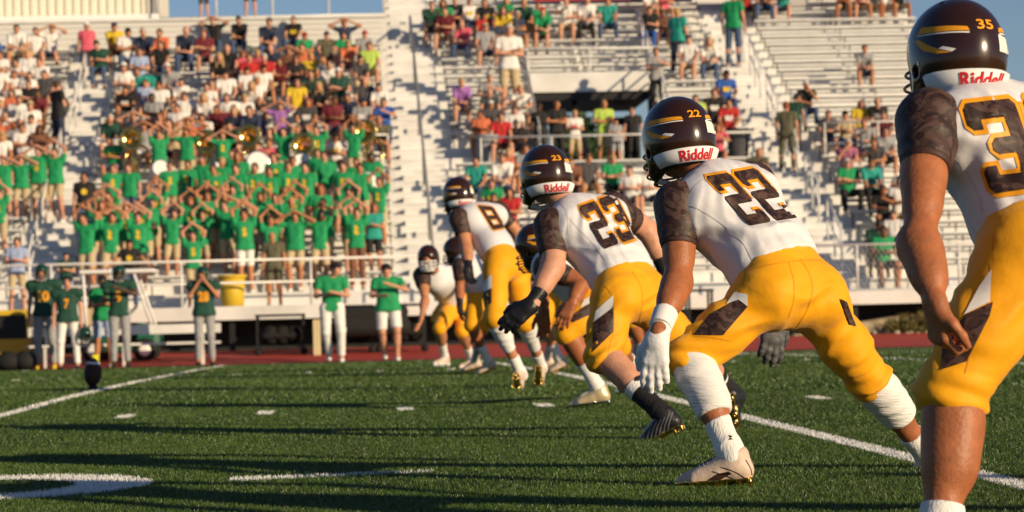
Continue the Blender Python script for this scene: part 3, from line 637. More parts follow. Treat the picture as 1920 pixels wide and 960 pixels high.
    helmet(p['head'], head_f, head_up, root, hn, S * 1.0, vox=.0048 if vox < .009 else .008, mask=mask, shell=shell, marks=marks)
    # projected lettering and panels
    if num and quad: number(num, quad, bvh_of(jo), jo)
    if panels:
        bv = bvh_of(po)
        for nm, mm, poly, off in panels:
            v, f = grid_poly([poly], 9); decal(nm, M[mm], v, f, px_ray, bv, off, po)
    return root, p, dict(body=body, jersey=jo, pants=po)
# ------------------------------------------------------------------ the four players in front
GR = 'kickoff team in white jerseys and yellow trousers'
Z = np.array([0, 0, 1.])
r22, p22, o22 = player('person', dict(head=(1270, 262, 9.42), neck=(1330, 332, 9.36), chest=(1362, 392, 9.32), waist=(1440, 478, 9.2), pelvis=(1475, 545, 9.13),
    shL=(1272, 390, 9.22), shR=(1412, 352, 9.52), elL=(1272, 525, 9.12), wrL=(1234, 624, 8.92), elR=(1462, 480, 9.75), wrR=(1450, 585, 9.75),
    hipL=(1425, 565, 9.05), hipR=(1532, 575, 9.22), knL=(1290, 672, 9.0), knR=(1630, 712, 9.35), anL=(1372, 852, 8.82), anR=(1744, 860, 9.58)),
    'football player 22 crouched wide in white gloves, jersey and white cleats', '22', [(1322, 332), (1416, 316), (1499, 408), (1405, 424)],
    slvt=(.56, .44), skin=2, head_f=(-.40, .86, -.24), head_up=(-.14, .16, 1), hn='22', group=GR, shoes=('shoew', 'shoew'), toes=(((-.96, .25, -.06), Z), ((-.35, .9, -.25), (.3, .2, 1))),
    glove=('glovew', 'gloveg'), handd=((nrm((-.12, -.05, -1)), (.3, .9, 0), (-.6, -.6, 0)), (nrm((-.05, .05, -1)), (-.3, .9, 0), (.8, .5, 0))), curl=(.22, .22),
    R=dict(arm=.050, fore=.048, thigh=.094, knee=.064, calf=.052, ankle=.035, chest=.126, waist=.116, hip=.124, sleeve=.088, pad=.092),
    panels=[('side_panel', 'camo', [(1385, 560), (1402, 575), (1356, 628), (1300, 628), (1330, 590), (1362, 572)], .003), ('side_panel', 'white', [(1362, 570), (1378, 548), (1402, 552), (1402, 574), (1385, 562)], .0035),
            ('side_panel', 'camo', [(1574, 560), (1586, 566), (1604, 612), (1592, 608)], .007)], wrist=[(0, 'white')])
r23, p23, o23 = player('person', dict(head=(1022, 330, 12.95), neck=(1068, 388, 12.9), chest=(1098, 428, 12.85), waist=(1158, 500, 12.7), pelvis=(1180, 552, 12.62),
    shL=(1035, 428, 12.75), shR=(1150, 395, 13.08), elL=(1037, 500, 12.65), wrL=(1000, 570, 12.55), elR=(1213, 430, 13.2), wrR=(1250, 512, 13.2),
    hipL=(1148, 568, 12.52), hipR=(1215, 570, 12.7), knL=(1130, 668, 12.45), knR=(1292, 662, 12.85), anL=(1242, 776, 12.22), anR=(1378, 742, 13.1)),
    'football player 23 with black glove, black and gold cleats, right leg kicked back', '23', [(1084, 388), (1152, 363), (1196, 446), (1132, 468)],
    skin=0, head_f=(-.40, .86, -.22), head_up=(-.12, .16, 1), hn='23', group=GR, socks=('blacksock', 'blacksock'), shoes=('shoek', 'shoek'), toes=(((-.80, .3, -.42), (-.42, .1, .8)), ((.1, .35, -.95), (.45, .9, .35))),
    glove=('glovek', 'glovek'), handd=((nrm((-.62, -.1, -.45)), (-.2, .8, -.5), (-.2, -.4, .8)), (nrm((.1, 0, -1)), (-.3, .9, 0), (-.5, .5, 0))), curl=(.30, .3), sleeveK=(False, False),
    R=dict(arm=.053, fore=.049, wrist=.026, thigh=.100, knee=.074, calf=.054, ankle=.036, chest=.126, waist=.114, hip=.126, sleeve=.092, pad=.095),
    panels=[('side_panel', 'camo', [(1150, 576), (1150, 622), (1111, 660), (1112, 606)], .003), ('side_panel', 'white', [(1150, 553), (1150, 576), (1113, 604), (1118, 582)], .0035)])
r35, p35, o35 = player('person', dict(head=(1790, 106, 7.05), neck=(1835, 190, 7.02), chest=(1865, 260, 7.0), waist=(1925, 390, 6.9), pelvis=(1955, 470, 6.85),
    shL=(1742, 235, 6.85), shR=(1960, 215, 7.25), elL=(1724, 452, 6.62), wrL=(1752, 560, 6.50), elR=(2075, 400, 7.4), wrR=(2030, 560, 7.2),
    hipL=(1915, 490, 6.75), hipR=(2020, 500, 6.95), knL=(1784, 738, 6.70), knR=(2120, 760, 7.1), anL=(1764, 1000, 6.6), anR=(2215, 930, 7.3)),
    'football player 35 cut off by the right edge, bare arm resting on thigh', '35', [(1802, 196), (2010, 172), (2064, 336), (1860, 364)],
    skin=2, sockt=.80, head_f=(-.42, .9, -.16), head_up=(-.02, .10, 1), hn='35', group=GR, toes=(((-.8, .6, 0), Z), ((-.5, .85, 0), Z)),
    glove=(None, None), handd=((nrm((.10, .05, -1)), (.9, .3, .1), (.1, -.9, -.2)), (nrm((0, 0, -1)), (-.3, .9, 0), (-.5, .5, 0))), curl=(1.15, .5), sleeveK=(False, False),
    R=dict(arm=.050, fore=.048, wrist=.028, thigh=.115, knee=.080, calf=.068, ankle=.045, chest=.126, waist=.116, hip=.128, sleeve=.090, pad=.090), cuff=('grey', 'grey'),
    panels=[('side_panel', 'camo', [(1862, 566), (1856, 592), (1812, 678), (1764, 694), (1768, 645), (1810, 590)], .003), ('side_panel', 'white', [(1860, 505), (1856, 566), (1808, 590), (1838, 535)], .0035)])
r8, p8, o8 = player('person', dict(head=(858, 366, 22.0), neck=(880, 398, 21.9), chest=(896, 412, 21.9), waist=(928, 462, 21.7), pelvis=(945, 497, 21.6),
    shL=(862, 412, 21.7), shR=(936, 398, 22.2), elL=(874, 462, 21.6), wrL=(878, 500, 21.5), elR=(972, 440, 22.2), wrR=(985, 490, 22.2),
    hipL=(930, 505, 21.5), hipR=(966, 506, 21.8), knL=(928, 598, 21.3), knR=(985, 604, 21.6), anL=(978, 702, 21.5), anR=(1016, 690, 22.1)),
    'football player 8 in white jersey running away, gold soles of both cleats lifting', '8', [(895, 385), (924, 388), (948, 427), (924, 432)],
    skin=1, head_f=(-.5, .8, -.2), head_up=(-.1, .1, 1), hn=None, group=GR, toes=(((.05, .5, -.85), (.5, .7, .45)), ((.0, .4, -.92), (.4, .85, .4))),
    glove=('glovek', 'glovek'), R=dict(thigh=.104, knee=.072, hip=.124, calf=.056), vox=.009,
    panels=[('side_panel', 'camo', [(922, 540), (922, 568), (904, 580), (906, 548)], .004), ('side_panel', 'white', [(922, 514), (922, 540), (906, 548), (908, 528)], .005)])
bj, bp_ = bvh_of(o22['jersey']), bvh_of(o22['pants'])
for pts in ([(1296, 385), (1322, 398), (1362, 425), (1395, 455), (1412, 490)], [(1340, 322), (1300, 348), (1286, 385), (1306, 440)]): seam('piping', 'seamw', pts, 2.4, bj, .0015, o22['jersey'])
for pts in ([(1479, 492), (1490, 527), (1489, 565), (1478, 596)], [(1500, 484), (1520, 515), (1525, 542), (1516, 578), (1494, 614)], [(1404, 506), (1450, 494), (1520, 486), (1548, 490)], [(1398, 498), (1392, 540), (1384, 562)], [(1300, 630), (1330, 632), (1372, 640)]): seam('seam', 'seamy', pts, 2.0, bp_, .0012, o22['pants'])
bj, bp_ = bvh_of(o23['jersey']), bvh_of(o23['pants'])
for pts in ([(1060, 400), (1085, 430), (1112, 455), (1135, 488)], [(1050, 380), (1066, 400), (1064, 440)]): seam('piping', 'seamw', pts, 2.0, bj, .0015, o23['jersey'])
for pts in ([(1186, 510), (1205, 540), (1204, 580), (1196, 610)], [(1134, 536), (1152, 556), (1152, 620), (1140, 660), (1136, 700)]): seam('seam', 'seamy', pts, 1.8, bp_, .0012, o23['pants'])
bj, bp_ = bvh_of(o35['jersey']), bvh_of(o35['pants'])
for pts in ([(1790, 290), (1815, 325), (1838, 370), (1842, 400)], [(1762, 175), (1752, 200), (1764, 250)]): seam('piping', 'seamw', pts, 3.2, bj, .0015, o35['jersey'])
for pts in ([(1862, 440), (1860, 505), (1852, 580), (1822, 650), (1810, 700)],): seam('seam', 'seamy', pts, 2.6, bp_, .0012, o35['pants'])
sh22 = [o for o in r22.children if o.name.startswith('cleat')][0]; bs_ = bvh_of(sh22)
decal('shoe_stripe', M['brown'], *grid_poly([[(1324, 902), (1346, 888), (1366, 884), (1372, 888), (1352, 899), (1336, 907)]], 6), px_ray, bs_, .002, sh22)
for pts in ([(1398, 862), (1409, 880), (1411, 902)], [(1335, 884), (1365, 893), (1395, 908)], [(1352, 876), (1378, 884), (1402, 900)]): seam('shoe_seam', 'brown', pts, 1.6, bs_, .0012, sh22)
for ch_ in [o for o in r23.children if o.name.startswith('cleat')][:1]:
    b3 = bvh_of(ch_)
    for k in range(7): x_ = 1206 + k * 7.5; seam('shoe_stripe', 'grey', [(x_, 824 - k * 1.2), (x_ + 3, 812 - k * 3), (x_ + 11, 800 - k * 4.5)], 2.0, b3, .0015, ch_)
sk22 = [o for o in r22.children if o.name.startswith('sock')][0]; bk_ = bvh_of(sk22)
decal('sock_emblem', M['brown'], *grid_poly([[(1366, 816), (1374, 818), (1370, 821), (1375, 824), (1366, 825), (1369, 821)]], 3), px_ray, bk_, .002, sk22)
# ------------------------------------------------------------------ players further up the line
pb = player('person', dict(head=(1006, 462, 16.9), neck=(1026, 486, 16.8), chest=(1042, 500, 16.7), waist=(1085, 535, 16.7), pelvis=(1110, 562, 16.7),
    shL=(1028, 503, 16.55), shR=(1062, 488, 17.0), elL=(1092, 530, 16.5), wrL=(1074, 566, 16.4), elR=(1010, 540, 17.2), wrR=(1020, 580, 17.1),
    hipL=(1105, 572, 16.55), hipR=(1135, 570, 16.9), knL=(1062, 625, 16.5), knR=(1160, 650, 17.1), anL=(1122, 728, 16.6), anR=(1190, 690, 18.2)),
    'crouching football player hidden behind player 23, bare hand on yellow knee, gold cleat', skin=2, head_f=(-.8, .4, -.3), head_up=(-.3, .1, 1), group=GR,
    shoes=('shoeg', 'shoeg'), soles=('chrome', 'chrome'), toes=(((-1, .1, -.1), Z), ((-.5, .5, -.7), (.5, .4, .6))), handd=((nrm((-.45, -.1, -.8)), (.3, .9, -.2), (-.3, -.3, .8)), (nrm((0, 0, -1)), (-.3, .9, 0), (-.5, .5, 0))), curl=(.25, .3),
    sleeveK=(False, False), vox=.009, marks=True, R=dict(thigh=.098),
    panels=[('side_panel', 'camo', [(1118, 562), (1118, 585), (1075, 604), (1062, 600), (1090, 578)], .004), ('side_panel', 'white', [(1120, 550), (1120, 562), (1088, 577), (1095, 562)], .005)])
pf = player('person', dict(head=(803, 484, 32.6), neck=(814, 506, 33.0), chest=(824, 524, 33.2), waist=(842, 552, 33.7), pelvis=(856, 572, 34.0),
    shR=(792, 518, 33.0), shL=(848, 506, 33.4), elR=(797, 562, 32.8), wrR=(790, 596, 32.6), elL=(876, 536, 33.2), wrL=(890, 568, 33.0),
    hipR=(842, 580, 33.8), hipL=(872, 580, 34.1), knR=(824, 616, 33.2), knL=(866, 622, 33.5), anR=(834, 668, 33.6), anL=(884, 674, 34.0)),
    'football player in white facemask leaning forward towards us, left of player 8', skin=1, head_f=(-.15, -.98, -.1), head_up=(-.05, -.05, 1), group=GR,
    toes=(((-.7, -.7, 0), Z), ((-.6, -.7, 0), Z)), sleeveK=(False, False), vox=.010, mask='maskw', marks=False, R=dict(thigh=.108, arm=.056, calf=.058, chest=.14, sleeve=.11), soles=('white', 'white'), S=1.1)
for i, (dx, lab, dd) in enumerate(((0, 'football player almost hidden behind player 8, brown shin and gold cleat showing', 28.5), (136, 'football player mostly hidden between players 8 and 23, white cleat on the turf', 28), (300, 'football player mostly hidden behind players 22 and 23, white sock showing', 27.5))):
    k = (dx if i else 0); q = lambda x, y, e=0: (x + k, y + (-.025 * k), dd + e)
    player('person', dict(head=q(855, 470), neck=q(868, 486, -.1), chest=q(876, 498, -.1), waist=q(894, 530, -.1), pelvis=q(902, 556), shL=q(862, 500, -.3), shR=q(888, 494, .3), elL=q(862, 540, -.3), wrL=q(862, 572, -.4), elR=q(900, 535, .4), wrR=q(905, 565, .3),
        hipL=q(893, 562, -.15), hipR=q(915, 562, .15), knL=q(884, 610, -.4), knR=q(905, 614, 0), anL=q(914 if i else 916, 678, -.2), anR=q(890, 676, 1.2)), lab, skin=2 if i != 1 else 1, head_f=(-.9, .3, -.2), group=GR,
        toes=(((-.8, .1, -.3), (-.2, 0, 1)), ((-.9, .1, -.2), Z)), socks=('sock', 'sock'), sleeveK=(False, False), vox=.012, marks=False, glove=('glovek', 'glovek'))
# ------------------------------------------------------------------ the stands
RISE, RUN, D0, Z0 = .303, .70, 58.4, .95
tz = lambda k: Z0 + RISE * k                       # tread height of row k
td = lambda k: D0 + RUN * k                        # front edge of the tread
BL = -14.6; BR = 16.6; BM = 1.15
AIS = [(-7.45, -6.35), (1.2, 2.55), (10.4, 11.7)]  # aisles
def stand(label, t0, t1, n, seats, hole=None):
    br = MB(); root = empty('bleacher_stand', W((t0 + t1) / 2, D0, 0), label=label, cat='bleachers')
    for k in range(n):
        spans = [(t0, t1)]
        if hole and hole[2] <= k < hole[3]: spans = [(t0, hole[0]), (hole[1], t1)]
        b = MB()
        for (a, c) in spans:
            b.fbox(a, c, td(k), td(k) + RUN + .03, tz(k) - .05, tz(k)); 
            b.fbox(a, c, td(k) + RUN + .004, td(k) + RUN + .03, tz(k) + .003, tz(k + 1) - .054)
        if len(spans) == 1: b.build('tread', M['alu'], root)
        else:
            h_ = len(b.f) // 2; n_ = len(b.v) // 2
            for q in (0, 1): mobj('tread', b.v[q * n_:(q + 1) * n_], [tuple(i - q * n_ for i in f_) for f_ in b.f[q * h_:(q + 1) * h_]], M['alu'], root, False)
        for (a, c) in seats(k):
            s = MB(); s.fbox(a, c, td(k) + .36, td(k) + .62, tz(k) + .39, tz(k) + .43)
            s.fbox(a, c, td(k) + .585, td(k) + .617, tz(k) + .345, tz(k) + .392); s.build('seat_board', M['alu'], root)
        for (a, c) in seats(k):
            m_ = max(2, int((c - a) / 1.8) + 1)
            for t in np.linspace(a + .06, c - .06, m_): br.fbox(t - .014, t + .014, td(k) + .42, td(k) + .46, tz(k) + .0, tz(k) + .345)
    br.build('seat_bracket', M['dark'], root, kind='stuff')
    # half steps in the aisles
    for (a, c) in AIS:
        if a < t0 - .1 or c > t1 + .1: continue
        for k in range(1, n): 
            if hole and hole[2] - 1 <= k < hole[3] and a > hole[0] and c < hole[1]: continue
            st_ = MB(); st_.fbox(a + .12, c - .12, td(k) + RUN - .34, td(k) + RUN - .002, tz(k) + .115, tz(k) + .15); st_.fbox(a + .12, c - .12, td(k) + RUN - .33, td(k) + RUN - .31, tz(k) + .001, tz(k) + .117); st_.build('aisle_step', M['alu'], root)
    return root
def seatsL(k): return [(BL, -7.55), (-6.25, 1.0)] if k > 0 else []
def seatsR(k):
    if k == 0: return []
    if 11 <= k < 13: return [(11.8, BR - .1)]
    if 13 <= k < 19: return [(2.65, 4.7), (8.4, 10.3), (11.8, BR - .1)]
    return [(2.65, 6.4), (6.5, 10.3), (11.8, BR - .1)]
sL = stand('left bleachers packed with spectators and the green band', BL, BM, 24, seatsL)
sR = stand('right bleachers, taller and half empty, with a tunnel through them', BM + .002, BR, 31, seatsR, hole=(4.95, 8.15, 11, 19))
for root, (a, c), n in ((sL, (BL, BM - .02), 24), (sR, (BM + .02, BR), 31)):
    f = MB(); f.fbox(a, c, 57.0, 58.39, .88, .93); f.fbox(a, c, 56.985, 56.998, .66, .95); f.build('front_deck', M['alu'], root)
    p = MB()
    for t in np.arange(a + .3, c, 2.35):
        p.fbox(t - .06, t + .06, 57.15, 57.27, 0, .875)
        for (dd, zz) in ((63.5, 2.9), (70, 5.7)): p.fbox(t - .08, t + .08, dd, dd + .16, 0, zz)
        p.tube([W(t, 58.0, .25), W(t, 58.4 + RUN * (n - 1), tz(n - 1) - .5)], .07, 6)
    p.build('support_frame', M['dark'], root)
    sk = MB(); sk.fbox(a, c, 58.5, 58.52, .01, .86); sk.build('under_deck_dark_sheet', M['dark'], root)  # dark sheet added so the space under the front deck reads black
# tunnel trim: fascia above the opening, side cheeks
f = MB(); f.fbox(4.95, 8.15, 71.62, 71.68, 6.60, 7.12); f.build('tunnel_fascia', M['alu'], sR)
f = MB()
for t_ in (4.88, 8.16): f.add([W(t_ + o_, d_, z_) for o_ in (0, .06) for d_, z_ in ((66.2, 4.29), (72, 4.29), (72, 6.8), (66.2, 4.45))], [(0, 1, 2, 3), (7, 6, 5, 4), (0, 4, 5, 1), (1, 5, 6, 2), (2, 6, 7, 3), (3, 7, 4, 0)])
f.fbox(4.95, 8.15, 71.7, 76, 6.38, 6.60); f.build('tunnel_beam', M['dark'], sR)
f = MB(); f.fbox(4.96, 8.14, 66.1, 80, 4.20, 4.278); f.build('tunnel_floor', M['steel'], sR)
f = MB(); f.fbox(7.45, 8.15, 74.5, 74.6, 4.29, 6.1); f.build('tunnel_screen', M['dark'], sR)
# end wall of the left stand and the press box
pw = empty('press_box', W(-10, 76, 8), label='cream corrugated press box above the top left of the stands', cat='building')
b = MB(); b.fbox(-20, -5.35, 76.3, 82, 9.42, 13); b.build('wall', M['cream'], pw)
b = MB()
for t in np.arange(-19.9, -5.5, .24): b.fbox(t, t + .11, 76.26, 76.297, 9.45, 13)
b.build('corrugation', M['cream'], pw)
b = MB(); b.fbox(-20, -5.25, 76.2, 76.25, 9.25, 9.44); b.build('sill_trim', M['white'], pw)
b = MB(); b.fbox(-5.42, -5.30, 76.20, 76.255, 9.45, 13); b.build('corner_trim', M['steel'], pw)
bw = empty('back_wall', W(-6, 75.3, 8), label='pale siding wall behind the top row of the left stand', cat='wall')
b = MB(); b.fbox(BL - 4, BM + .05, 75.32, 75.40, 7.5, 9.12); b.build('siding', M['wall'], bw)
b = MB()
for z in np.arange(8.2, 9.1, .155): b.fbox(BL - 4, BM - .06, 75.29, 75.318, z, z + .02)
b.build('siding_rib', M['wall'], bw)
b = MB(); b.fbox(BL - 4, BM + .05, 75.25, 76.1, 9.125, 9.20); b.build('coping', M['alu'], bw)
def rail(name, label, pts, h=1.0, every=2.3, rows=(1.0, .5), r=.026, mesh=False, group=None, m='steel'):
    root = empty(name, pts[0], label=label, cat='railing', group=group)
    a, c = np.array(pts[0]), np.array(pts[1]); L = np.linalg.norm(c - a); n = max(1, int(round(L / every)))
    for q in rows: b = MB(); b.tube([a + Z * h * q, c + Z * h * q], r, 8); b.build('rail', M[m], root, True)
    for i in range(n + 1):
        p = a + (c - a) * i / n; b = MB(); b.tube([p, p + Z * h], r, 8); b.build('post', M[m], root, True)
    if mesh:
        b = MB(); u = nrm(c - a)
        for i in range(int(L / .11)):
            s0 = a + u * i * .11; 
            for sg in (1, -1):
                x0, x1 = (s0, s0 + u * h * .55) if sg > 0 else (s0 + u * h * .55, s0)
                if np.dot(s0 + u * h * .55 - a, u) < L: b.tube([x0 + Z * .06, x1 + Z * h * .95], .003, 3, False)
        b.build('chain_link', M[m], root)
    return root
rail('front_railing', 'long aluminium front railing along the left stand walkway', (W(BL, 57.1, .93), W(1.9, 57.1, .93)), 1.0, 2.6, (1, .52), m='alu')
rail('front_railing', 'chain link front railing at the foot of the right stand', (W(8.7, 57.1, .93), W(BR - .1, 57.1, .93)), 1.02, 1.15, (1, .04), mesh=True, m='alu')
rail('front_railing', 'front railing of the middle stand behind the players', (W(2.3, 57.12, .93), W(8.4, 57.12, .93)), 1.0, 2.0, (1, .52), m='alu')
rail('landing_railing', 'railing across the landing in front of the tunnel', (W(3.3, 66.08, tz(11)), W(10.35, 66.08, tz(11))), .76, 1.9, (1, .05), m='alu')
rail('tunnel_railing', 'slanting railing up the left side of the tunnel', (W(4.8, 66.4, tz(11)), W(4.8, 75.2, tz(24))), 1.0, 1.0, (1, .75, .5, .25), m='steel')
rail('tunnel_railing', 'slanting railing up the right side of the tunnel', (W(8.3, 66.4, tz(11)), W(8.3, 75.2, tz(24))), 1.0, 1.2, (1, .6, .3), m='alu')
rail('tunnel_railing', 'level railing above the tunnel opening', (W(4.9, 71.66, tz(19)), W(8.25, 71.66, tz(19))), 1.05, 1.7, (1, .0), m='alu')
rail('walkway_railing', 'guard rail on top of the left stand against the sky', (W(-5.2, 75.9, 9.2), W(BM, 75.9, 9.2)), 1.5, 1.55, (1, .05), m='alu')
for i, (k0, nm) in enumerate(((1, 'lowest'), (5, 'second'), (9, 'third'))): rail('aisle_handrail', nm + ' handrail up in the left aisle beside the band', (W(-7.1, td(k0) + .5, tz(k0) + .1), W(-7.1, td(k0 + 3), tz(k0 + 3))), .95, 1.4, (1, .55), m='alu', group='handrails in the left aisle')
for i, (k0, nm) in enumerate(((13, 'fourth'), (17, 'top'))): rail('aisle_handrail', nm + ' handrail in the left aisle near the press box', (W(-7.0, td(k0) + .5, tz(k0) + .1), W(-7.0, td(k0 + 3), tz(k0 + 3))), .95, 1.4, (1, .55), m='alu', group='handrails in the left aisle')
NM = ['lowest', 'second', 'third', 'fourth', 'fifth', 'sixth', 'seventh']
for i, k0 in enumerate((1, 5, 9, 13, 17, 21)): rail('aisle_handrail', NM[i] + ' handrail up in the right stand aisle', (W(11.05, td(k0) + .4, tz(k0) + .1), W(11.05, td(k0 + 3), tz(k0 + 3))), 1.0, 1.15, (1, .55), m='alu', group='handrails in the right aisle')
rail('dividing_rail', 'grey rail running up between the two stands', (W(1.85, 58.6, tz(0)), W(1.85, td(24), tz(24))), .9, 3.4, (1,), m='steel', r=.035)
rail('band_barrier', 'short railing at the right end of the band rows', (W(.0, td(11) + .2, tz(11)), W(1.0, td(11) + .2, tz(11))), .9, .5, (1, .5), m='alu')
rail('band_barrier', 'short railing left of the band rows', (W(-6.2, td(11) + .2, tz(11)), W(-5.2, td(11) + .2, tz(11))), .9, .5, (1, .5), m='alu')
rail('row_railing', 'railing in front of the spectators behind player 35', (W(11.9, td(11) - .1, tz(11)), W(14.6, td(11) - .1, tz(11))), .95, 1.3, (1, .45), m='alu')
# top walkway of the right stand with a coloured banner
b = MB(); b.fbox(5.5, 14.5, td(27) - .04, td(27), tz(26) + .9, tz(26) + 1.6); b.build('banner', FAB['R'], None, label='red banner hung along the top walkway of the right stand', cat='banner')
# concrete footing, weeds and stones to the right
b = MB(); b.add([W(9.6, 57.6, 0), W(12.7, 57.6, 0), W(12.7, 58.3, 0), W(9.6, 58.3, 0), W(9.9, 57.7, .12), W(12.7, 57.7, .50), W(12.7, 58.2, .50), W(9.9, 58.2, .12)], [(0, 1, 5, 4), (1, 2, 6, 5), (2, 3, 7, 6), (3, 0, 4, 7), (4, 5, 6, 7)])
b.build('concrete_footing', mat('old_concrete', (.36, .30, .20), .9, bump=.4, bscale=14, var=.25, vscale=5), None, label='pale sloping concrete footing under the right stand', cat='footing')
ROCK = mat('pale_stone', (.42, .36, .27), .9, bump=.5, bscale=30, var=.3)
SV = []; SF = []; sn = 0
for i in range(60):
    t = 4.6 + i * .18 + random.uniform(-.1, .1); s_ = random.uniform(.04, .12); c = W(t, 57.25 + random.uniform(-.1, .3), s_ * .3)
    V, Q = sdf_mesh([ell(c, (s_, s_ * .7, s_ * .55)), ell(c + rng.normal(0, s_ * .3, 3), (s_ * .6, s_ * .5, s_ * .5))], .02); SV.append(V); SF.append(Q + sn); sn += len(V)
mobj('loose_stones', np.concatenate(SV), np.concatenate(SF), ROCK, None, False, label='loose pale stones strewn along the edge of the track', kind='stuff', cat='stones')
LEAF = mat('dry_weed', (.13, .115, .03), .8, var=.4, vscale=20)
for i, (t, h) in enumerate(((12.1, .5), (12.5, .62), (12.85, .55), (13.3, .4), (11.75, .35))):
    b = MB()
    for j in range(60):
        a = random.random() * 6.28; r0 = random.random() * .13; q = W(t + r0 * math.cos(a), 57.45 + r0 * math.sin(a), 0); hh = h * random.uniform(.5, 1); dx = np.array([math.cos(a), math.sin(a), 0]) * random.uniform(.02, .14)
        b.tube([q, q + dx * .4 + Z * hh * .5, q + dx + Z * hh], [.004, .004, .001], 3, False)
        for m_ in range(4):
            p_ = q + dx * (.2 + .2 * m_) + Z * hh * (.25 + .2 * m_); e_ = rng.normal(0, .035, 3); b.add([p_, p_ + e_ + Z * .02, p_ + e_ * 1.8 + Z * .01, p_ + e_ * .7 - Z * .012], [(0, 1, 2, 3)])
    b.build('weed', LEAF, None, label=['tallest dry weed but one, beside the concrete footing', 'tallest dry weed at the footing', 'bushy weed right of the tallest one', 'low weed nearest player 35', 'shortest weed at the foot of the concrete slope'][i], cat='plant')
# trees seen beyond the tunnel
def tree(c, h, w_, label):
    root = empty('tree', c, label=label, cat='tree', group='trees beyond the tunnel'); b = MB(); b.tube([c, c + Z * h * .6], [.25, .12], 7); b.build('trunk', HAIR['n'], root)
    n = 2600; th = rng.random(n) * 6.28; u = rng.random(n); R_ = w_ * np.sqrt(np.sin(np.pi * np.clip(u * .95 + .04, 0, 1))) * (.75 + .25 * np.sin(th * 3 + u * 9)); rr = R_ * np.sqrt(rng.random(n))
    p = np.stack([rr * np.cos(th), rr * np.sin(th), h * (.25 + .78 * u)], 1) + c; e1 = rng.normal(0, .22, (n, 3)); e2 = rng.normal(0, .22, (n, 3))
    mobj('crown', np.concatenate([p, p + e1, p + e1 + e2, p + e2]), np.stack([np.arange(n), np.arange(n) + n, np.arange(n) + 2 * n, np.arange(n) + 3 * n], 1), LEAFT, root, False)
LEAFT = mat('tree_leaves', (.035, .07, .02), .7, var=.4, vscale=1)
tree(W(4.6, 125, 0), 8.0, 2.0, 'leafy tree seen low through the left of the tunnel'); tree(W(11.2, 130, 0), 9.8, 2.2, 'taller tree seen through the right of the tunnel'); tree(W(7.6, 140, 0), 7.6, 3, 'small rounded tree in the middle of the tunnel view')
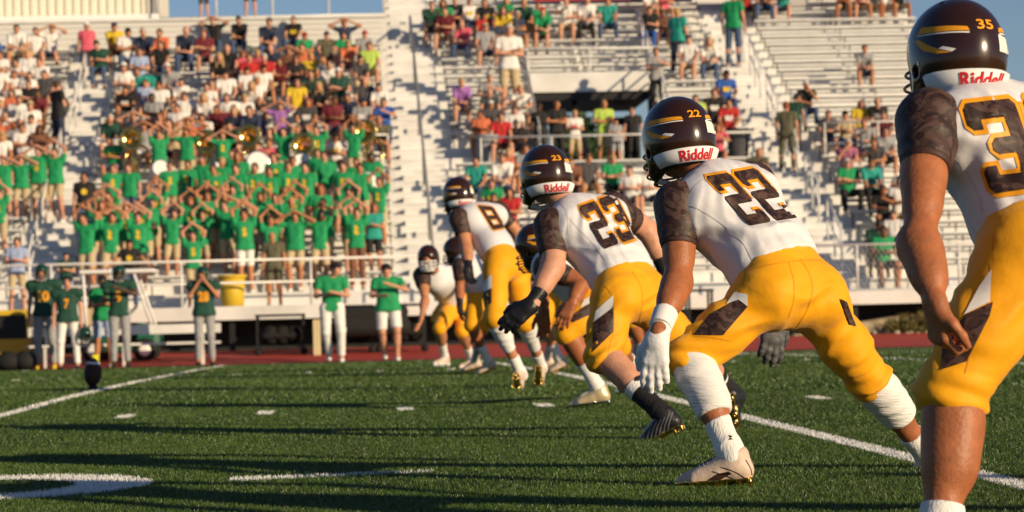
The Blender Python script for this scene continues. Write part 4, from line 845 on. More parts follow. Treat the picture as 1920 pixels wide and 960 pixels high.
# ------------------------------------------------------------------ spectators: bodies built per pose, then copied with their own clothes
def figure(pose, seed, vox=.019):
    """local coordinates: facing -Y, feet at the origin plane (seated: tread level). returns meshes of body, shirt, bottoms, shoes, hair"""
    r = np.random.default_rng(seed); j = lambda a: r.normal(0, a)
    A = np.array; seat = pose[0] == 's'
    if seat:
        lean = {'s0': .0, 's1': .16, 's2': .05, 's3': .24, 's4': -.03, 's5': .10, 's6': .05}[pose[:2]]
        pel = A([0, 0, .53]); wa = A([0, -lean * .25 + .01, .72]); ch = A([j(.01), -lean * .75, .95]); nk = A([j(.01), -lean, 1.07]); hd = nk + A([j(.02), -.035 - lean * .15, .145])
        kn = [A([-.14 - abs(j(.04)), -.43, .53 + j(.01)]), A([.14 + abs(j(.04)), -.43, .53 + j(.01)])]; an = [A([kn[0][0] + j(.03), -.40 + j(.05), .09]), A([kn[1][0] + j(.03), -.42 + j(.05), .09])]
        hp = [A([-.10, -.02, .53]), A([.10, -.02, .53])]
    else:
        pel = A([0, 0, .96]); wa = A([0, .0, 1.12]); ch = A([0, .0, 1.33]); nk = A([0, .0, 1.47]); hd = nk + A([j(.02), -.025, .145])
        s_ = .09 + abs(j(.03)); kn = [A([-s_, -.03, .52]), A([s_ + .01, -.02, .52])]; an = [A([-s_ - .02, .02, .09]), A([s_ + .03, .0, .09])]; hp = [A([-.095, 0, .94]), A([.095, 0, .94])]
        if pose[:2] == 'tw': kn[1] = A([.13, -.12, .55]); an[0] = A([-.06, .18, .12])
    sh = [ch + A([-.185, .01, .085]), ch + A([.185, .01, .085])]
    arm = pose[2:] if len(pose) > 2 else 'd'
    if arm == 'k': el = [sh[0] + A([-.05, -.10, -.25]), sh[1] + A([.05, -.10, -.25])]; wr = [kn[0] + A([.02, .13, .09]), kn[1] + A([-.02, .13, .09])]
    elif arm == 'l': el = [kn[0] + A([0, .12, .11]), kn[1] + A([0, .12, .11])]; wr = [A([-.04, -.42, .66]), A([.04, -.42, .68])]
    elif arm == 'c': el = [sh[0] + A([-.05, -.06, -.26]), sh[1] + A([.05, -.06, -.26])]; wr = [ch + A([.08, -.20, -.12]), ch + A([-.08, -.21, -.16])]
    elif arm == 'h': el = [sh[0] + A([-.04, -.12, -.24]), sh[1] + A([.03, -.20, -.20])]; wr = [wa + A([-.03, -.26, .02]), hd + A([.03, -.13, -.10])]
    elif arm == 'b': el = [sh[0] + A([-.24, -.10, .09]), sh[1] + A([.24, -.10, .09])]; wr = [hd + A([-.09, -.10, .06]), hd + A([.09, -.10, .06])]
    elif arm == 'o': a_ = j(.03); el = [sh[0] + A([-.065 + a_, -.03, .285]), sh[1] + A([.065 + a_, -.03, .285])]; wr = [hd + A([-.045, -.03, .235 + a_]), hd + A([.045, -.03, .235 + a_])]
    elif arm == 'f': el = [sh[0] + A([-.06, -.12, -.19]), sh[1] + A([.06, -.12, -.19])]; wr = [hd + A([-.05, -.13, -.12]), hd + A([.05, -.13, -.12])]
    elif arm == 'p': el = [sh[0] + A([-.05, -.04, -.26]), sh[1] + A([.05, -.04, -.26])]; wr = [wa + A([-.06, -.24, .06]), wa + A([.06, -.24, .08])]
    elif arm == 'w': el = [sh[0] + A([-.16, -.05, -.20]), sh[1] + A([.16, -.05, -.20])]; wr = [el[0] + A([-.16, -.06, -.18]), el[1] + A([.16, -.06, -.18])]
    elif arm == 'm': el = [sh[0] + A([-.06, -.08, -.25]), sh[1] + A([.10, -.14, -.16])]; wr = [wa + A([-.08, -.26, .04]), ch + A([.04, -.30, .02])]
    else: el = [sh[0] + A([-.06, .02, -.28]), sh[1] + A([.06, .02, -.28])]; wr = [el[0] + A([-.01, -.08, -.24]), el[1] + A([.01, -.08, -.24])]
    ff = 1 + r.normal(0, .10)     # girth
    tor = lambda e: [cone(ch + A([.07 * s, 0, 0]), wa + A([.05 * s, 0, 0]), .098 * ff + e, .095 * ff + e, .05, flat=((0, 1, 0), .9)) for s in (-1, 1)] + [cone(wa + A([.045 * s, 0, 0]), pel + A([.06 * s, 0, 0]), .098 * ff + e, .11 * ff + e, .05) for s in (-1, 1)] + [cone(sh[0], sh[1], .055 + e, .055 + e, .05), cone(nk - A([0, 0, .05]), (sh[0] + nk) / 2, .05 + e, .055 + e, .04), cone(nk - A([0, 0, .05]), (sh[1] + nk) / 2, .05 + e, .055 + e, .04)]
    b = tor(-.008) + [cone(nk - A([0, 0, .04]), hd - A([0, 0, .04]), .052, .050, .03), ell(hd, (.076, .092, .105), None, .03), ell(hd + A([0, -.045, -.065]), (.048, .042, .048), None, .03), cone(hd + A([0, -.088, .01]), hd + A([0, -.108, -.018]), .009, .015, .012)]
    b += [ell(hd + A([s * .078, .01, -.01]), (.012, .022, .032), None, .01) for s in (-1, 1)]
    for i in (0, 1):
        b += [cone(sh[i], el[i], .050, .040, .03), cone(el[i], wr[i], .040, .026, .03)]
        dd = nrm(wr[i] - el[i]); b += [cone(wr[i], wr[i] + dd * .075, .026, .030, .02), cone(wr[i] + dd * .07, wr[i] + dd * .15 + A([0, -.02, 0]), .026, .016, .02), cone(wr[i] + dd * .03, wr[i] + dd * .08 + A([(.03, -.03)[i], -.01, .0]), .014, .012, .01)]
        b += [cone(hp[i], kn[i], .082, .056, .04), cone(kn[i], an[i], .054, .038, .03), cone(kn[i] * .75 + an[i] * .25 + A([0, .02, 0]), kn[i] * .5 + an[i] * .5 + A([0, .01, 0]), .054, .046, .04)]
        b += [cone(an[i], an[i] + A([0, -.08, -.04]), .035, .028, .03)]
    out = {}
    V, Q = sdf_mesh(b, vox); out['body'] = (V, Q, hd)
    s = tor(.010); s[2] = cone(wa + A([-.045, 0, 0]), pel + A([-.06, 0, -.05]), .108 * ff, .124 * ff, .05); s[3] = cone(wa + A([.045, 0, 0]), pel + A([.06, 0, -.05]), .108 * ff, .124 * ff, .05)
    s.append(cone(pel + A([-.075, 0, -.03]), pel + A([.075, 0, -.03]), .112 * ff, .112 * ff, .05))
    for i in (0, 1):
        a = nrm(el[i] - sh[i]); e = sh[i] + (el[i] - sh[i]) * .62; s.append(cone(sh[i], e, .066, .060, .03, clip=[(e - a * .01, a)]))
    V, Q = sdf_mesh(s, vox, planes=[(A([0, 0, (.50 if seat else .88)]), A([0, 0, -1]))])
    V = folds(V, Q, .010, wa, .3, (0.3, 0, 1), 42, seed); out['shirt'] = (V, Q)
    for nm, fr in (('shorts', .92), ('trousers', 1.93)):
        s = [cone(pel + A([-.06, 0, .05]), pel + A([.06, 0, .05]), .108 * ff, .108 * ff, .05)]
        for i in (0, 1):
            if fr < 1: e = hp[i] + (kn[i] - hp[i]) * fr; a = nrm(kn[i] - hp[i]); s.append(cone(hp[i], e, .100, .082 if not seat else .080, .04, clip=[(e, a)]))
            else: a = nrm(an[i] - kn[i]); e = an[i] - a * .02; s += [cone(hp[i], kn[i], .100, .070, .04), cone(kn[i], e, .068, .058, .03, clip=[(e - a * .005, a)])]
        V, Q = sdf_mesh(s, vox, planes=[(pel + A([0, 0, .10]), A([0, 0, 1]))]); V = folds(V, Q, .008, (kn[0] + kn[1]) / 2, .4, (.2, .3, 1), 40, seed + 5); out[nm] = (V, Q)
    s = []
    for i in (0, 1): s += [cone(an[i] + A([0, .04, -.05]), an[i] + A([0, -.02, -.05]), .042, .044, .02), cone(an[i] + A([0, -.02, -.05]), an[i] + A([0, -.15, -.062]), .044, .034, .02)]
    for i in (0, 1): V, Q = sdf_mesh(s[2 * i:2 * i + 2], vox * .85, planes=[(an[0] * A([1, 1, 0]), A([0, 0, -1]))]); out['shoe%d' % i] = (V, Q)
    cut = [ell(hd + A([0, -.095, -.035]), (.066, .07, .085), None, .01)]
    V, Q = sdf_mesh([ell(hd + A([0, .010, .016]), (.085, .098, .108), None, .02)], vox * .7, subs=cut, planes=[(hd + A([0, 0, -.055]), A([0, 0, -1]))]); out['short_hair'] = (V, Q)
    V, Q = sdf_mesh([ell(hd + A([0, .012, .014]), (.090, .100, .108), None, .03), cone(hd + A([-.055, .03, 0]), nk + A([-.085, -.01, -.10]), .05, .035, .04), cone(hd + A([.055, .03, 0]), nk + A([.085, -.01, -.10]), .05, .035, .04), cone(hd + A([0, .05, 0]), nk + A([0, .075, -.12]), .06, .05, .04)], vox * .7, subs=[ell(hd + A([0, -.10, -.04]), (.060, .08, .10), None, .01), cone(nk + A([0, -.08, 0]), nk + A([0, -.12, -.2]), .06, .07, .01)]); out['long_hair'] = (V, Q)
    V, Q = sdf_mesh([ell(hd + A([0, .006, .035]), (.084, .100, .090), None, .02), cone(hd + A([-.04, -.085, .045]), hd + A([-.035, -.145, .030]), .028, .025, .02, flat=((0, 0, 1), .35)), cone(hd + A([.04, -.085, .045]), hd + A([.035, -.145, .030]), .028, .025, .02, flat=((0, 0, 1), .35)), cone(hd + A([0, -.085, .047]), hd + A([0, -.155, .030]), .034, .028, .02, flat=((0, 0, 1), .35))], vox * .7, planes=[(hd + A([0, 0, .022]), A([0, 0, -1]))]); out['cap'] = (V, Q)
    # shades / glasses bar and shirt print
    g = MB(); 
    for sx in (-1, 1): g.tube([hd + A([sx * .016, -.094, .018]), hd + A([sx * .052, -.084, .018])], [.017, .016], 8)
    g.tube([hd + A([-.03, -.092, .020]), hd + A([.03, -.092, .020])], .005, 6); out['sunglasses'] = (np.array(g.v), g.f)
    bm = []
    out['hd'] = hd; out['ch'] = ch; return out
def eye_faces(V, Q, hd):
    c = V[Q].mean(1); idx = np.zeros(len(Q), int)
    for sx in (-1, 1): idx[np.linalg.norm((c - (hd + np.array([sx * .031, -.083, .016]))) * np.array([1, .6, 1.6]), axis=1) < .017] = 1
    idx[(np.abs(c[:, 0] - hd[0]) < .028) & (np.abs(c[:, 2] - (hd[2] - .058)) < .012) & (c[:, 1] < hd[1] - .06)] = 2
    return idx
PROTO = {}
def proto(pose, var):
    key = (pose, var)
    if key in PROTO: return PROTO[key]
    f = figure(pose, hash(pose + 'x') % 1 + sum(ord(c) for c in pose) * 7 + var * 31); d = {}
    for nm in ('body', 'shirt', 'shorts', 'trousers', 'shoe0', 'shoe1', 'short_hair', 'long_hair', 'cap', 'sunglasses'):
        V, Q = f[nm][:2]; me = bpy.data.meshes.new(nm); me.from_pydata(np.asarray(V).tolist(), [], [tuple(int(i) for i in q) for q in Q])
        for _ in range(3 if nm == 'body' else 1): me.materials.append(SKIN[0])
        if nm == 'body': me.materials[1] = M['eye']; me.materials[2] = M['lip']; me.polygons.foreach_set('material_index', eye_faces(V, Q, f['hd']).astype(np.int32))
        me.shade_smooth(); d[nm] = me
    # shirt print: a small shape lying on the chest
    bv = BVHTree.FromPolygons([Vector(v) for v in f['shirt'][0]], [tuple(int(i) for i in q) for q in f['shirt'][1]])
    c = f['ch']
    for nm, loop in (('shirt_print', [(-.02, .07), (.03, .09), (.05, .03), (.02, .0), (.06, -.05), (.03, -.11), (-.03, -.12), (-.05, -.06), (-.01, -.02), (-.05, .02)]), ('round_print', [(.075 * math.cos(t), .075 * math.sin(t) - .01) for t in np.linspace(0, 6.1, 14)]), ('wide_print', [(-.10, .02), (.10, .02), (.10, -.05), (.06, -.10), (-.06, -.10), (-.10, -.05)])):
        v, ff = grid_poly([loop], .04); VV = []
        for (x, z) in v:
            h = bv.ray_cast(Vector((c[0] + x, -1.2, c[2] - .06 + z)), Vector((0, 1, 0))); VV.append((c[0] + x, (h[0].y if h[0] else c[1] - .1) - .006, c[2] - .06 + z))
        me = bpy.data.meshes.new(nm); me.from_pydata(VV, [], ff); me.materials.append(SKIN[0]); d[nm] = me
    PROTO[key] = d; return d
def dress(pose, var, loc, rz, sc_, label, group, skin, top, bot, longb, hair, printk=None, prm=None, shades=False, mirror=False, shoes='A', sleeveless=False):
    d = proto(pose, var); root = empty('person', loc, rz, label=label, cat='person', group=group); root.scale = (sc_ * (-1 if mirror else 1), sc_, sc_)
    def part(nm, m, obn=None):
        o = bpy.data.objects.new(obn or nm, d[nm]); COL.objects.link(o); o.parent = root; o.material_slots[0].link = 'OBJECT'; o.material_slots[0].material = m; return o
    b = part('body', SKIN[skin]); part('shirt', FAB[top]); part('trousers' if longb else 'shorts', FAB[bot]); part('shoe0', FAB[shoes], 'shoe'); part('shoe1', FAB[shoes], 'shoe')
    if hair and hair in 'nkbgr': part('short_hair', HAIR[hair], 'hair')
    elif hair and hair in 'lyae': part('long_hair', HAIR[dict(l='n', y='b', a='r', e='k')[hair]], 'hair')
    elif hair and hair in 'cwdtmq': part('short_hair', HAIR['n'], 'hair'); part('cap', FAB[dict(c='K', w='W', d='D', t='N', m='R', q='C')[hair]], 'cap')
    if printk: part(printk, prm)
    if shades: part('sunglasses', M['glass'])
    return root
HW = dict(n='brown hair', k='black hair', b='blond hair', g='grey hair', r='auburn hair', l='long brown hair', y='long blond hair', a='long auburn hair', e='long black hair', c='black cap', w='white cap', d='green cap', t='navy cap', m='red cap', q='tan cap', x='shaved head')
CROWD = []
def read(ox, oy, s, txt):
    for e in txt.split():
        a = e.split(','); CROWD.append((ox + float(a[0]) / s, oy + float(a[1]) / s, a[2], a[3], a[4], a[5], a[6] if len(a) > 6 else ''))
# x, y of the head, pose, shirt, bottoms (capital = long), hair, extras: p print, s sunglasses, digit skin
read(0, 0, 3, """135,160,s,W,c,k 245,170,s,W,c,n 320,160,sb,W,n,n 685,150,s,Y,n,t 757,178,s,W,J,c 865,180,sl,N,c,g 940,185,s,O,c,n 942,250,sk,K,J,k 1095,172,sl,N,J,x
1190,185,sc,M,k,r 1250,112,sb,K,J,n 1393,113,sl,K,J,c 35,305,s,W,k,n 190,300,s,W,j,b 260,345,sk,W,j,n 135,350,s,W,k,k 25,385,s,W,c,b 75,415,sc,W,j,n 200,415,s,H,k,k 140,470,s,K,K,n 160,425,s,W,k,k 
45,580,s,W,K,b 70,640,s,W,j,n 200,590,s,W,j,q 190,665,s,W,k,k 20,680,sb,O,k,n,2 155,715,s,W,j,n 215,725,s,U,k,e,3 200,795,s,W,J,k,3 -5,215,s,B,k,n 8,520,s,W,k,k 115,560,s,W,k,n 255,530,sl,M,k,n,3 40,520,s,O,k,l 110,480,s,W,j,g 100,700,s,A,k,k,3 30,760,s,W,c,y
735,375,s,W,c,w 825,400,s,T,k,n 853,395,s,T,c,n 740,500,s,K,w,k,p 850,465,s,S,j,n 930,475,s,W,k,k 820,290,s,S,J,k 1060,460,s,W,k,c 1075,535,s,W,c,n 1200,485,s,W,k,k 1190,545,s,W,k,y 1305,415,sk,W,j,c 1275,320,sl,K,k,y 1322,270,s,K,j,x 1392,300,s,P,k,a 1427,395,s,W,k,c 1000,380,s,A,c,w 
890,545,sc,A,k,k,4 1320,545,s,W,k,n 700,600,s,H,k,k 660,665,s,D,w,g 788,650,sb,N,c,n 940,660,s,K,j,a 1025,605,s,W,w,n 1095,685,sb,O,k,b 1250,610,sc,M,K,n,2 1360,620,s,N,k,k 830,705,sb,A,w,n 1320,700,s,D,k,c 1180,660,s,W,j,k 1000,690,sh,C,k,l 668,790,s,G,j,k,p 600,250,s,D,J,c 1440,320,s,R,k,n 
45,900,tb,G,k,n,p 120,850,tb,G,k,k,p 920,755,to,G,k,n,p 1075,738,to,G,k,k,p 1280,758,tb,G,k,k,p 1330,880,td,G,k,a,p 1055,900,td,G,k,n,p 655,945,td,G,j,n 975,935,td,G,k,n,p 1428,940,td,G,k,n,p""")
read(400, 0, 3, """355,125,sl,N,J,k 490,108,s,K,J,k,p 780,125,sb,N,J,k 550,200,s,G,k,m 672,195,sk,E,k,c 770,200,s,G,c,n 888,190,s,A,k,m 917,255,s,L,c,n 797,243,s,O,j,x,s 298,270,s,N,J,x 192,300,s,P,k,b 330,322,s,R,c,g 440,280,sb,U,c,n 417,342,s,M,c,l 490,330,s,K,k,l 540,262,s,O,k,n 580,312,s,Y,c,b 228,385,s,W,k,c 
280,450,s,W,j,b 590,412,s,D,k,k 697,362,s,W,j,n 740,402,s,D,c,w 862,330,s,H,C,c 880,452,s,H,k,x 970,488,s,W,k,t 990,572,s,B,J,k 500,462,s,Y,W,l 630,480,s,K,c,y 800,545,s,N,k,n 867,570,s,A,c,t,p 270,560,sk,K,J,x,p 400,590,sb,V,k,g,s 555,572,s,H,k,a,p 265,480,s,W,j,y 120,550,s,W,k,b 155,620,s,N,c,y 960,672,s,E,j,x 50,610,sc,M,k,n 
540,762,s,Z,k,n,p 712,770,s,W,k,c,p 340,800,s,P,k,n 640,330,sh,A,k,n 560,400,s,K,k,l 700,560,s,M,j,n,3 420,740,to,G,k,k,p 615,730,to,G,k,n,p 817,720,to,G,k,k,p 130,865,td,G,k,n,p 375,885,tp,G,k,n,p 430,905,tp,G,k,n,p 610,860,td,G,w,n,p 750,935,td,G,k,n,p 840,885,td,G,k,k,4 225,945,td,G,k,n,p""")
read(0, 300, 2.4, """38,0,tb,G,k,n,p 100,-32,to,G,k,n,p 10,150,to,G,k,n,p 395,75,td,K,J,k,rb 523,38,td,G,k,n,p 460,205,to,G,k,a,p 500,165,to,G,k,n,p 575,215,tb,G,k,n,p 400,262,to,G,k,k,p 508,258,to,G,k,k,p 635,258,to,G,k,k,p 720,135,to,G,k,k,p 700,192,to,G,k,k,p 785,242,to,G,k,k,p 868,185,to,G,k,r,p 905,162,to,G,k,n,p 
922,247,to,G,k,n,p 785,22,td,G,k,n,p 850,12,td,G,k,b,p 990,42,tp,G,k,n,p 1060,132,to,G,k,k,p 1035,205,to,G,k,n,p 1112,237,to,G,w,k,p 1140,52,td,G,k,n,p 980,165,tp,G,k,a,p 660,210,tp,G,k,n,4p""")
read(400, 300, 2.4, """225,165,to,G,k,n,p 150,245,to,G,w,k,p 268,272,to,G,c,n,p 362,190,to,G,k,b,p 378,252,to,G,k,k,p 375,152,to,G,k,n,p 490,248,to,G,k,k,4p 495,132,td,G,k,a,p 515,195,tp,G,k,k,p 622,150,to,G,k,n,p 632,215,to,G,k,n,p 655,238,to,G,U,k,p 600,37,td,G,k,k,p 520,-18,td,G,w,n 760,97,to,G,k,n,p 730,215,tp,T,k,a
305,170,tp,G,k,n 183,37,td,G,k,k,p 120,38,td,G,k,n 655,10,td,G,w,n,p""")
read(800, 0, 3, """120,15,sm,G,c,l 205,2,s,K,k,b,p 275,8,s,W,J,k,p 375,10,s,K,k,n,p 490,0,s,G,k,y 590,12,s,D,c,b 365,85,s,R,k,t 252,135,s,P,J,x 365,150,s,A,k,q 515,78,s,N,c,g 697,62,s,G,k,m 832,0,s,W,c,n 945,0,sl,W,K,g 1060,2,sk,T,J,n 1295,52,s,K,B,k 1370,72,s,U,k,k,3 
230,462,sl,V,c,b 385,432,s,A,w,g,s 388,515,s,H,k,x 560,500,s,W,c,b 385,585,s,H,c,w 330,640,s,O,c,n,2 442,655,s,R,k,n 525,612,s,W,w,n 532,692,s,K,k,k,3 485,852,s,O,k,b 300,902,s,T,J,k 447,882,s,W,J,n 922,880,s,H,c,n,s 1062,890,s,G,K,b 832,905,sl,U,k,n 1165,955,s,W,k,k
655,30,s,G,c,n 150,60,s,M,c,n 60,30,sl,D,k,n 470,60,s,Y,c,l 420,120,sc,N,k,n""")
read(1200, 0, 3, """310,218,sk,W,c,t 427,232,sl,W,J,y 513,417,sk,B,J,c,3p 445,517,s,K,k,n,p 345,552,s,L,k,k 525,577,sk,R,k,k,p 462,715,sm,P,k,a 1298,272,sl,A,k,n 962,477,sh,K,J,w 683,850,s,E,k,x 712,925,s,C,k,n 1080,642,s,H,j,n 1183,642,s,C,J,c 1268,582,s,Y,k,a 1358,572,s,K,j,x,p 1185,800,sh,Z,J,g 1290,690,s,A,j,r 
1340,795,s,H,J,n 1187,912,sc,G,K,g,s 1310,912,s,T,K,k,s 640,-85,s,R,K,n 745,-95,s,N,J,n 850,-95,s,T,j,n 1190,-95,s,K,c,n,2 1270,-92,s,M,c,k 1335,-98,s,N,c,n,2 1400,-92,s,W,c,n,2 1490,-96,s,K,c,n,2 95,-60,s,W,c,n 180,-70,s,P,c,b 1400,640,s,M,k,n 1395,740,s,A,k,k""")
read(1400, 120, 2.822, """735,662,s,K,k,n,2 750,622,s,W,c,n 790,795,s,W,k,k 690,845,sl,D,k,k,4 730,880,s,G,k,k,3 850,880,s,K,j,n 905,800,s,W,k,k,2 900,650,s,N,k,n 850,560,s,A,k,b""")
read(920, 260, 3.2, """30,262,s,G,k,n,p 112,320,s,R,k,e 30,350,s,K,k,k 862,182,s,W,k,d 185,60,s,A,k,n 430,330,s,N,c,n 380,430,s,W,k,k""")
def place(x, y, seated):
    best = None; hh = 1.235 if seated else 1.615; yc = y + .025 * (x - CX)
    for k in range(0, 31):
        d = td(k) + (.50 if seated else .30); z = tz(k); t = 0
        for _ in range(3): D = d * ct + t * st; t = ((x - CX) / FPX * D + st * d) / ct
        D = d * ct + t * st; zt = CAMH + (CY - yc) / FPX * D; s_ = (zt - z) / hh
        if k > 23 and t < BM: continue
        e = abs(s_ - 1.0)
        if best is None or e < best[0]: best = (e, k, t, d, z, min(max(s_, .86), 1.14))
    return best[1:]
SHADE = {k: 0 for k in range(31)}
def ordw(n):
    o = ['', 'first', 'second', 'third', 'fourth', 'fifth', 'sixth', 'seventh', 'eighth', 'ninth', 'tenth', 'eleventh', 'twelfth', 'thirteenth', 'fourteenth', 'fifteenth', 'sixteenth', 'seventeenth', 'eighteenth', 'nineteenth', 'twentieth']
    return o[n] if n <= 20 else 'twenty-' + o[n - 20] if n < 30 else str(n) + 'th'
rows = []
for (x, y, po, top, bot, hair, ex) in CROWD:
    k, t, d, z, s_ = place(x, y, po[0] == 's'); rows.append([k, t, d, z, s_, po, top, bot, hair, ex, x, y])
rows.sort(key=lambda r: (r[0], r[1])); seen = {}
# nobody sits inside a neighbour: spread the members of one row
for i in range(1, len(rows)):
    a, b = rows[i - 1], rows[i]
    if a[0] == b[0] and b[1] - a[1] < .40 and (a[5][0] == b[5][0]): b[1] = a[1] + .40
def block(t): return ('left block' if t < -6.9 else 'middle block' if t < 1.1 else 'right stand')
cnt = {}
for r in rows: cnt[(r[0], block(r[1]))] = cnt.get((r[0], block(r[1])), 0) + 1
for i, (k, t, d, z, s_, po, top, bot, hair, ex, x, y) in enumerate(rows):
    b = block(t); seen[(k, b)] = seen.get((k, b), 0) + 1; n = seen[(k, b)]
    seated = po[0] == 's'; band = top == 'G' and not seated; key = po
    if po == 's': po = random.choice(['s0k', 's1l', 's2k', 's5p', 's1p', 's0c', 's4k', 's3l', 's2p', 's5m'])
    elif len(po) == 2 and seated: po = {'l': 's3l', 'k': 's2k', 'c': 's0c', 'b': 's2b', 'h': 's1h', 'm': 's2m'}[po[1]]
    elif po == 'to' and random.random() < .12: po = 'twb'
    elif len(po) == 2: po = ('tw' if random.random() < .4 else 'ts') + po[1]
    var = random.randint(0, 1) if po[2:] != 'o' else random.randint(0, 3)
    sk = next((int(c) for c in ex if c.isdigit()), None); sk = random.choice([0, 0, 1, 1, 0]) if sk is None else sk
    pk = pm = None
    if 'p' in ex and not (band and random.random() < .25): pk, pm = ('shirt_print', FAB['Y']) if band else (('wide_print', FAB[random.choice('YWYA')]))
    if 'r' in ex: pk, pm = 'round_print', FAB['Y']
    if 'n' == bot: bot = 'N'; lb = False
    longb = bot in 'JKWBCDU' and bot.isupper(); bc = dict(c='C', k='H' if not band else 'C', w='W', j='J', n='N', J='J', K='K', W='W', B='B', C='C', D='D', U='U', N='N').get(bot, 'C')
    if bot == 'k' and not band: bc = random.choice('KHN')
    act = {'k': 'hands on knees', 'l': 'elbows on knees', 'c': 'arms folded', 'b': 'hands raised to brow', 'h': 'hand at chin', 'm': 'one hand up', 'p': 'hands in lap' if seated else 'hands at belly', 'o': 'arms arched overhead', 'd': 'arms down', 'w': 'arms spread'}[po[-1]]
    lab = f"{'seated' if seated else 'standing'} in {CNAME[top]}, {HW[hair]}, {act}, {ordw(n)} from left in {ordw(k + 1)} row, {b}"
    if len(lab.split()) > 16: lab = lab.replace(', ' + act, '')
    if len(lab.split()) > 16: lab = lab.replace(', ' + HW[hair], '')
    # turn towards the field, a little at random
    dress(po, var, W(t, d, z), TH + random.uniform(-.28, .12) + (math.pi if 'B' in ex else 0), s_, lab, 'green shirted band members' if band else 'spectators in the stands', sk, top, bc, longb, hair, pk, pm, 's' in ex or (not band and random.random() < .18), random.random() < .5, random.choice('AWHW'))
# ------------------------------------------------------------------ people on their feet in the aisles, on the landing and on the walkway
def at_px(x, ytop, d, h, z=None):
    """ground point in the field frame at depth d whose column shows at photo x; returns world xyz with height z"""
    t = 0
    for _ in range(3): D = d * ct + t * st; t = ((x - CX) / FPX * D + st * d) / ct
    return t
def stander(x, ytop, k, pose, var, label, skin, top, bot, longb, hair, rz=0, group=None, d=None, z=None, **kw):
    d = td(k) + .3 if d is None else d; z = tz(k) if z is None else z; t = at_px(x, ytop, d, 0); p = W(t, d, z)
    D = p[1]; zt = CAMH + (CY - (ytop + .025 * (x - CX))) / FPX * D; s_ = (zt - z) / 1.73
    return dress(pose, var, p, TH + rz, s_, label, group, skin, top, bot, longb, hair, **kw)
PI = math.pi
stander(176, 42, 21, 'tsd', 1, 'person in red-pink polo and white cap standing in the upper left aisle', 1, 'P', 'H', False, 'w')
bp = stander(118, 150, 13, 'tsp', 0, 'person in black with navy jeans and black backpack, standing in the left aisle', 0, 'K', 'N', True, 'n', rz=PI * .72)
b = MB(); V, Q = sdf_mesh([ell((0, 0, 0), (.16, .09, .23)), ell((0, -.05, -.05), (.12, .08, .13))], .02)
q = bp.location; mobj('backpack', V + np.array([q[0] + .16, q[1] - .06, q[2] + 1.28]), Q, FAB['H'], None, label='dark backpack on the back of the person in the left aisle', cat='backpack')
stander(966, 44, 16, 'tsc', 0, 'tall person in white shirt and beige shorts, arms folded, left of the tunnel', 0, 'W', 'C', False, 'g')
for a in ((1023, 192, 'tsd', 'K', 'H', False, 'k', 4, 'person in black standing at the left edge of the tunnel'), (1053, 186, 'tsc', 'K', 'K', True, 'k', 1, 'person in black with folded arms, second from left in the tunnel'),
          (1086, 206, 'tsp', 'W', 'C', False, 'b', 0, 'person in white and pink top and beige shorts in the tunnel mouth'), (1141, 186, 'tsc', 'L', 'C', False, 'x', 1, 'person in bright lime shirt with folded arms in the tunnel mouth'),
          (1196, 200, 'tsd', 'K', 'K', True, 'n', 0, 'person in black standing at the right edge of the tunnel')):
    stander(a[0], a[1], 13, a[2], 0, a[8], a[7], a[3], a[4], a[5], a[6], d=67.2 if a[3] != 'L' else 67.8, z=4.285, printk='wide_print' if a[3] == 'W' else None, prm=FAB['P'])
stander(1163, 222, 13, 'tsp', 1, 'person in pale grey shirt and black cap by the landing railing', 0, 'A', 'A', False, 'c', d=66.6, z=4.285)
stander(1284, 14, 20, 'tsd', 1, 'person in teal shirt and navy jeans standing right of the tunnel, turned away', 0, 'T', 'N', True, 'b', rz=PI * .8)
stander(1388, -18, 21, 'tsd', 0, 'tall person in green shirt and jeans at the head of the right aisle, back turned', 0, 'G', 'J', True, 'n', rz=PI * .85)
stander(1243, 88, 16, 'tsm', 1, 'child in grey shirt on the steps beside the tunnel rail', 0, 'A', 'K', True, 'n')
stander(1484, 190, 10, 'tsd', 1, 'person all in olive with auburn hair, back turned, in the right aisle', 0, 'E', 'E', True, 'r', rz=PI * .9)
stander(1500, 176, 12, 'tsd', 0, 'person in dark green shirt and khaki shorts climbing the right aisle', 0, 'D', 'C', False, 'k', rz=PI * .9)
stander(397, -50, 0, 'tsd', 0, 'person in dark trousers on the top walkway, only the legs in frame', 0, 'H', 'H', False, 'n', d=75.6, z=9.2)
stander(484, -62, 0, 'tsd', 1, 'person in green top and dark shorts on the top walkway', 0, 'G', 'H', False, 'n', d=75.6, z=9.2)
stander(34, 444, 0, 'tsp', 0, 'person in pale blue shirt and khaki shorts at the far left front railing', 0, 'S', 'C', False, 'k', d=57.6, z=.93)
stander(126, 472, 0, 'tsp', 1, 'child in navy cap and green shirt peeking over the front railing', 0, 'D', 'S', False, 't', d=57.9, z=.93)
stander(246, 448, 0, 'tsw', 0, 'person in black shirt with yellow disc, arms spread on the front railing', 1, 'K', 'J', True, 'c', d=57.5, z=.93, printk='round_print', prm=FAB['Y'])
stander(366, 432, 0, 'tso', 1, 'small band member in green, arms overhead, below the front row', 0, 'G', 'C', False, 'k', d=58.2, z=.93, printk='shirt_print', prm=FAB['Y'])
stander(516, 434, 0, 'tsd', 0, 'older person in olive shirt and dark shorts on the front walkway', 1, 'E', 'E', False, 'x', d=57.8, z=.93)
